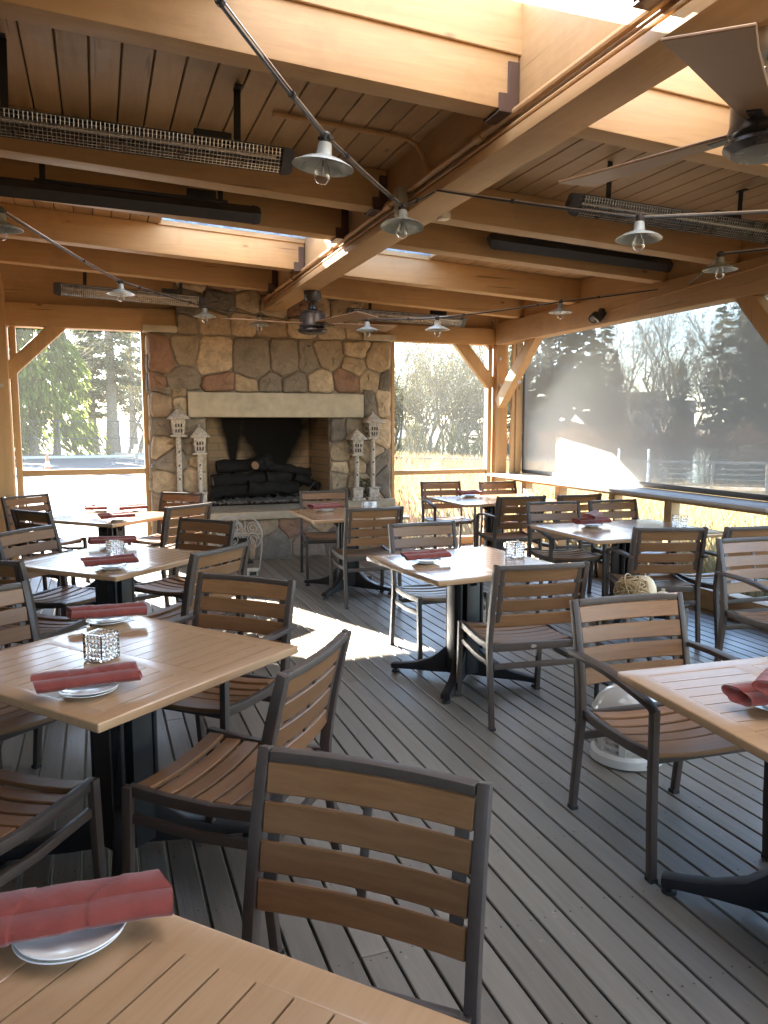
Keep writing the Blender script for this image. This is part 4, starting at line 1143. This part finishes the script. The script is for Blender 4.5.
def bare_mesh(seed,H,spread,depth=5,bud=0):
    global tr; tr=random.Random(seed); trunk=MB(); q=MB(); tw=[]
    def grow(p,d,L,r,lv):
        pts=[p]; dd=d.copy(); n=4
        for i in range(n):
            dd=(dd+Vector((tr.gauss(0,.13),tr.gauss(0,.13),tr.gauss(.03,.09)))).normalized(); pts.append(pts[-1]+dd*L/n)
        (trunk if lv<2 else q).tube(pts,[r*(1-.5*i/n) for i in range(n+1)],6 if lv<2 else 3,0,False)
        if lv>=depth: tw.append((pts[-1],dd)); return
        for k in range(tr.randint(2,4) if lv else tr.randint(5,7)):
            t=tr.uniform(.3,1); i=min(n-1,int(t*n)); b=pts[i].lerp(pts[i+1],t*n-i)
            ax=dd.orthogonal().normalized(); ax=Matrix.Rotation(tr.uniform(0,6.28),3,dd)@ax
            nd=(dd*math.cos(R(36))+ax*math.sin(R(36))*spread).normalized()
            grow(b,nd,L*tr.uniform(.5,.75),r*.45,lv+1)
        if lv: grow(pts[-1],dd,L*.62,r*.45,lv+1)
    grow(Vector((0,0,-.2)),Vector((tr.gauss(0,.06),tr.gauss(0,.06),1)).normalized(),H*.5,H*.014,0)
    if bud:
        for p,d in tw:
            for _ in range(bud): leafquad(q,p+Vector((tr.gauss(0,.25),tr.gauss(0,.25),tr.gauss(0,.25))),d+Vector((tr.uniform(-.6,.6),)*3),tr.uniform(.12,.35),.05,1)
    return trunk,q
def tree_proto(name,label,cat,trunkmb,crownmb,tmat,cmat):
    t=thing(name,label,cat); trunkmb.build('trunk',tmat,t,smooth=60); crownmb.build('crown',cmat,t,smooth=0); return t
ced=[tree_proto('cedar_tree','tree','tree',trunk_mesh(9,.2,40+i),cedar_mesh(50+i,H,Rr,5200),M['bark'],M['cedar']) for i,(H,Rr) in enumerate(((11,3.6),(9,3.2)))]
con=[tree_proto('conifer_tree','tree','tree',trunk_mesh(H-.4,.28,60+i),conifer_mesh(70+i,H,Rr,12000),M['bark'],M['conifer']) for i,(H,Rr) in enumerate(((19,3.4),(15,3.0),(23,4.0)))]
tall=[tree_proto('conifer_tree','tree','tree',trunk_mesh(H-.4,.42,160+i),conifer_mesh(170+i,H,Rr,7000,.2),M['bark'],M['greyfir']) for i,(H,Rr) in enumerate(((20,3.0),(17,2.6),(24,3.3)))]
bar=[]
for i,(H,sp_,bud) in enumerate(((12,1.0,1),(10,1.15,2),(14,.85,1))):
    a,b=bare_mesh(80+i,H,sp_,5 if i<2 else 5,bud); bar.append(tree_proto('bare_tree','tree','tree',a,b,M['twig'],[M['twig'],M['leafbud']]))
def pol(deg,d): return (d*math.sin(R(deg)),d*math.cos(R(deg)))
def put(p,deg,d,rot,sc,label,group):
    x,y=pol(deg,d); o=place(p,(x,y,zg(x,y)-.1),rot,label,group); o.scale=(sc,sc,sc); return o
# left: green cedars behind the fence, then grey conifers
G1='green trees behind the chain link fence'
for i,(dg,d,s,k) in enumerate(((-8.2,54,1.2,0),(-5.6,53,1.15,1),(-4.1,54,1.3,0),(-2.7,55,1.05,1),(-11,58,1.2,1),(-6.6,57,1.25,0))): put(ced[k],dg,d,i*1.3,s,'lush yellow green cedar behind the chain link fence','green cedars behind the fence')
for i,(dg,d,s,k) in enumerate(((-.35,60,.85,1),(.95,58,1.0,2),(7.2,72,.85,1),(10.5,76,.8,1),(-9,78,.95,0),(-13,80,1,2),(2.3,84,.9,0))): put(tall[k],dg,d,i*2.1,s,'grey green conifer with bare lower trunk, beyond the left window','conifers beyond the left window')
for i,(dg,d,s,k) in enumerate(((-1.35,55,.8,2),(1.9,56,.8,0),(2.6,57,.9,2),(3.3,60,.8,1),(5,58,.9,0),(8,62,.85,2),(2.2,66,.9,1),(11,60,.8,0))): put(bar[k],dg,d,i*1.7,s,'leafless tree with pale trunk behind the fence, left of the chimney','bare trees behind the fence')
# right back window: dense bare thicket
i=0; tr2=random.Random(99)
for d in (82,88,95,104):
    a=18.5
    while a<29.5:
        put(bar[tr2.randrange(3)],a+tr2.uniform(-.4,.4),d+tr2.uniform(-3,3),tr2.uniform(0,6.28),tr2.uniform(.95,1.35),'leafless tree in the pale thicket seen through the right back window','bare thicket beyond the right window'); a+=1.25; i+=1
for i,(dg,s) in enumerate(((19.8,.8),(22.6,.75),(26.4,.7))): put(con[i%3],dg,116,i,s,'dark conifer deep inside the bare thicket','conifers inside the thicket')
# across the lake through the screen
tr3=random.Random(12)
CL=[(29.6,1.0),(30.5,1.15),(31.3,1.05),(32.1,1.2),(32.9,1.3),(33.7,1.25),(34.5,1.3),(35.2,1.15),(36.0,.95),(36.8,.75),(41.2,.8),(43.6,1.0),(44.6,1.25),(45.6,1.45),(46.6,1.5),(47.6,1.35),(49.0,1.3),(50.5,1.2)]
for i,(dg,s) in enumerate(CL): put(con[i%3 if s<1.2 else (0,1)[i%2]],dg,120+tr3.uniform(0,9),i*1.9,s,'dark conifer on the far shore of the lake, seen through the sun screen','conifers across the lake')
for i in range(24):
    dg=35.6+.55*i+tr3.uniform(-.3,.3); put(bar[i%3],dg,124+tr3.uniform(-5,16),i*1.1,tr3.uniform(1.2,1.9),'tall leafless tree on the far shore of the lake, seen through the sun screen','bare trees across the lake')
# shoreline shrubs
q=MB(); tr=random.Random(5)
for i in range(9000):
    dg=tr.uniform(29,53); d=tr.uniform(111,119); x,y=pol(dg,d); zc=zg(x,y)
    h=max(.3,tr.gauss(1.6,.7)+.8*math.sin(dg*1.7)); z=zc+tr.uniform(0,h); leafquad(q,Vector((x,y,z)),Vector((tr.uniform(-.5,.5),tr.uniform(-.5,.5),1)),tr.uniform(.4,.9),.12,0 if tr.random()<.6 else 1)
tag(q.build('shore_undergrowth',[M['redshrub'],M['straw']],smooth=0),'reddish brown shrubs along the far shore of the lake','undergrowth',kind='stuff')
q=MB(); tr=random.Random(15)
for i in range(15000):
    dg=tr.uniform(16,31.5); d_=tr.uniform(76,86); x,y=pol(dg,d_); h=3.4+1.2*math.sin(dg*2.3)
    leafquad(q,Vector((x,y,zg(x,y)+h*tr.random()**1.3)),Vector((tr.uniform(-.6,.6),tr.uniform(-.6,.6),1)),tr.uniform(.5,1.2),.06,tr.choice((0,0,1)))
tag(q.build('thicket_undergrowth',[M['leafbud'],M['twig']],smooth=0),'pale tangled twigs and brush at the foot of the bare thicket','undergrowth',kind='stuff')
# houses across the lake
def house(dg,d,w,h,lab):
    x,y=pol(dg,d); t=thing('house',lab,'house',(x,y,zg(x,y)),-R(dg),'houses across the lake')
    q=MB(); q.box(-w/2,w/2,-3,3,0,h); q.build('wall',M['house'],t)
    q=MB(); q.loft([[(-w/2-.3,-3.4,h),(w/2+.3,-3.4,h),(w/2+.3,3.4,h),(-w/2-.3,3.4,h)],[(-w/2-.3,-.05,h+2.2),(w/2+.3,-.05,h+2.2),(w/2+.3,.05,h+2.2),(-w/2-.3,.05,h+2.2)]]); q.build('roof',M['roofing'],t,smooth=0)
    for xx in (-w*.28,w*.05,w*.33):
        q=MB(); q.box(xx-.6,xx+.6,-3.06,-3.001,1.6,3.0); q.build('window',M['hole'],t)
house(38.2,142,9,5.5,'grey house among the trees across the lake, left of centre in the screen'); house(40.6,140,7,4,'smaller grey house across the lake, right of the other one')
# boardwalk with railing
bw=thing('boardwalk_railing','grey boardwalk with post and wire railing running along the lake shore','railing',(0,0,0))
c=US*33; n=Vector((US.y,-US.x,0)); zd=-1.0
q=MB(); q.obox((c.x,c.y,zd),(US*.9,n*26,Vector((0,0,.06)))); q.build('walkway',M['path'],bw)
for k in range(-13,14):
    p=c-US*.85+n*(k*1.9); q=MB(); q.bar((p.x,p.y,zd),(p.x,p.y,zd+1.12),.10,.10,tuple(n)); q.build('post',M['path'],bw)
for zz,hh in ((.25,.03),(.45,.03),(.65,.03),(.85,.03),(1.1,.09)):
    q=MB(); a=c-US*.85-n*26; b=c-US*.85+n*26; q.bar((a.x,a.y,zd+zz),(b.x,b.y,zd+zz),.05,hh); q.build('rail',M['path'],bw)
for k,dg in enumerate((33.3,37.2,39.2)):
    x,y=pol(dg,39); q=MB(); q.tube([(0,0,-.9),(0,0,1.6)],.055,8); q.ball((0,0,1.62),.07,8); o=q.build('mooring_post',M['conew']); o.location=(x,y,-1.3); tag(o,'white topped post standing in the lake beyond the boardwalk','post','white mooring posts')
# wooden path rail by the meadow
pr_=thing('meadow_rail','low wooden rail beside the path beyond the right back window','rail',(0,0,0))
for k in range(9):
    x,y=pol(22.5+.8*k,50); q=MB(); q.bar((x,y,zg(x,y)),(x,y,zg(x,y)+.75),.14,.14,(1,0,0)); q.build('post',M['path'],pr_)
for zz in (.4,.72):
    q=MB(); q.sweep([(pol(22.5+.8*k,50)+(zg(*pol(22.5+.8*k,50))+zz,)) for k in range(9)],.06,.12); q.build('rail',M['path'],pr_)
q=MB(); q.sweep([(x,y,zg(x,y)+.02) for x,y in [pol(d_,66) for d_ in (14,17,20,23,26,29,32)]],5,.04); struct('footpath',q,M['concrete'])
# dry grass: near bank and meadow
def grass(name,n,fn,h,seed,label,mats,w=.012):
    global tr; tr=random.Random(seed); q=MB()
    for i in range(n):
        x,y=fn(tr); z=zg(x,y); hh=h*tr.uniform(.5,1.25); a=tr.uniform(0,6.28); lean=Vector((tr.gauss(0,.28),tr.gauss(0,.28),1))*hh; e=Vector((math.cos(a),math.sin(a),0))*w
        b=Vector((x,y,z-.02)); q.add([b-e,b+e,b+lean*.6+e*.7+Vector((lean.x*.1,0,0)),b+lean*1.0],[(0,1,2,3)],tr.choice((0,0,0,1)) if len(mats)>1 else 0)
    tag(q.build(name,mats,smooth=0),label,'grass',kind='stuff')
grass('dry_grass',34000,lambda t:(5.5+t.random()**1.6*10,t.uniform(1,16)),.95,1,'tall dry straw coloured grass on the bank outside the ledge',[M['straw'],M['straw'],M['redshrub']][:2]+[],.007)
grass('meadow_grass',30000,lambda t:(lambda d,a:(d*math.sin(a),d*math.cos(a)))(12+44*t.random(),R(t.uniform(15,33))),1.0,2,'pale dry meadow grass beyond the right back window',[M['straw'],M['redshrub']],.018)
# people far off on the path
def person(dg,d,h,mats,label,rz,lean=0,arm=(.35,-.1)):
    x,y=pol(dg,d); t=thing('person',label,'person',(x,y,zg(x,y)+.04),rz,'people on the far path')
    bm=bmesh.new(); J={}
    def V(k,p,r): v=bm.verts.new(Vector(p)*h); J[k]=(v,r*h); return v
    V('pel',(0,0,.50),.085); V('che',(0,-.02-lean,.70),.095); V('nec',(0,-.03-lean*1.3,.83),.035); V('hea',(0,-.04-lean*1.5,.90),.058); V('top',(0,-.04-lean*1.5,.96),.045)
    for s,nm in ((-1,'l'),(1,'r')):
        V('hip'+nm,(s*.055,0,.47),.065); V('kne'+nm,(s*.07,-.03*s,.27),.045); V('ank'+nm,(s*.07,.03*s,.04),.03); V('toe'+nm,(s*.075,.03*s-.08,.015),.022)
        V('sho'+nm,(s*.11,-.02-lean,.78),.045); V('elb'+nm,(s*.15,-.04-lean-arm[0]*.2,.62),.033); V('wri'+nm,(s*.13,-.10-lean-arm[0]*.4,.52+arm[1]*-.3),.025); V('han'+nm,(s*.13,-.13-lean-arm[0]*.45,.47+arm[1]*-.3),.022)
    E=[('pel','che'),('che','nec'),('nec','hea'),('hea','top')]
    for nm in 'lr': E+=[('pel','hip'+nm),('hip'+nm,'kne'+nm),('kne'+nm,'ank'+nm),('ank'+nm,'toe'+nm),('che','sho'+nm),('sho'+nm,'elb'+nm),('elb'+nm,'wri'+nm),('wri'+nm,'han'+nm)]
    for a,b in E: bm.edges.new((J[a][0],J[b][0]))
    bm.verts.ensure_lookup_table(); keys=list(J)
    me=bpy.data.meshes.new('body'); bm.to_mesh(me); bm.free()
    o=bpy.data.objects.new('body',me); COL.objects.link(o); o.parent=t
    md=o.modifiers.new('Skin','SKIN'); 
    if not me.skin_vertices: me.skin_vertices.new()
    sv=me.skin_vertices[0].data
    for i,k in enumerate(keys): sv[i].radius=(J[k][1],J[k][1]); sv[i].use_root=(k=='pel')
    o.modifiers.new('Sub','SUBSURF').render_levels=1; o.modifiers['Sub'].levels=1
    dg_=bpy.context.evaluated_depsgraph_get(); ev=o.evaluated_get(dg_); m2=bpy.data.meshes.new_from_object(ev); o.modifiers.clear(); o.data=m2
    for m in mats: m2.materials.append(m)
    for p in m2.polygons:
        z=p.center.z/h; p.material_index=2 if z>.845 else (0 if z>.5 else 1); p.use_smooth=True
    q=MB(); q.ball((0,(-.025-lean*1.5)*h,.945*h),.062*h,12,0,.85); q.build('hair',M['hair'],t)
person(23.4,68,1.75,[M['clothA'],M['clothA'],M['skin']],'adult in navy clothing holding out an arm, on the far path',.4,0,(.7,-.5))
person(24.3,68.5,1.7,[M['clothD'],M['clothD'],M['skin']],'adult in grey clothing standing in the middle of the far group',1.5)
person(23.0,67.5,1.2,[M['clothB'],M['clothD'],M['skin']],'child in a yellow top at the left of the far group',2.2)
person(24.9,67.5,1.1,[M['clothC'],M['clothD'],M['skin']],'child in a red top bending forward in the far group',-.6,.12)
person(25.5,68.5,1.45,[M['clothC'],M['clothA'],M['skin']],'person in a reddish jacket at the right of the far group',.2)

# ------------------------------------------------------------------ light, sky, camera
SUN_EL, SUN_AZ = R(29), R(-21.5)     # azimuth measured from +Y toward +X
w=bpy.data.worlds.new('World'); scene.world=w; w.use_nodes=True
nt=w.node_tree; bg=nt.nodes['Background']; sky=nt.nodes.new('ShaderNodeTexSky'); sky.sky_type='NISHITA'
sky.sun_disc=False; sky.sun_elevation=SUN_EL; sky.sun_rotation=SUN_AZ; sky.air_density=1.0; sky.dust_density=.3; sky.ozone_density=1.6
nt.links.new(sky.outputs[0],bg.inputs[0]); bg.inputs[1].default_value=.085
sd=bpy.data.lights.new('sun','SUN'); sd.energy=5.0; sd.angle=R(.5); sd.color=(1,.93,.82)
so=bpy.data.objects.new('sun',sd); COL.objects.link(so)
d=Vector((math.sin(SUN_AZ)*math.cos(SUN_EL),math.cos(SUN_AZ)*math.cos(SUN_EL),math.sin(SUN_EL)))
so.rotation_euler=(-d).to_track_quat('-Z','Y').to_euler(); so.location=d*60

pitch=math.atan(88/770); yaw=math.atan(286/(770/math.cos(pitch)))
cd=bpy.data.cameras.new('camera'); cam=bpy.data.objects.new('camera',cd); COL.objects.link(cam)
cd.sensor_fit='VERTICAL'; cd.sensor_height=36; cd.lens=770/1024*36; cd.clip_start=.05; cd.clip_end=2000
cam.location=(0,0,1.58); cam.rotation_euler=(math.pi/2-pitch,0,-yaw)
scene.camera=cam
scene.render.engine='CYCLES'
cy=scene.cycles; cy.use_denoising=True; cy.max_bounces=10; cy.diffuse_bounces=5; cy.glossy_bounces=4; cy.transmission_bounces=8; cy.transparent_max_bounces=16
cy.sample_clamp_indirect=8; cy.caustics_reflective=False; cy.caustics_refractive=False
try: cy.denoiser='OPENIMAGEDENOISE'
except Exception: pass
vs_=scene.view_settings; vs_.view_transform='Standard'; vs_.look='None'; vs_.gamma=1; vs_.exposure=4.25; vs_.use_curve_mapping=False
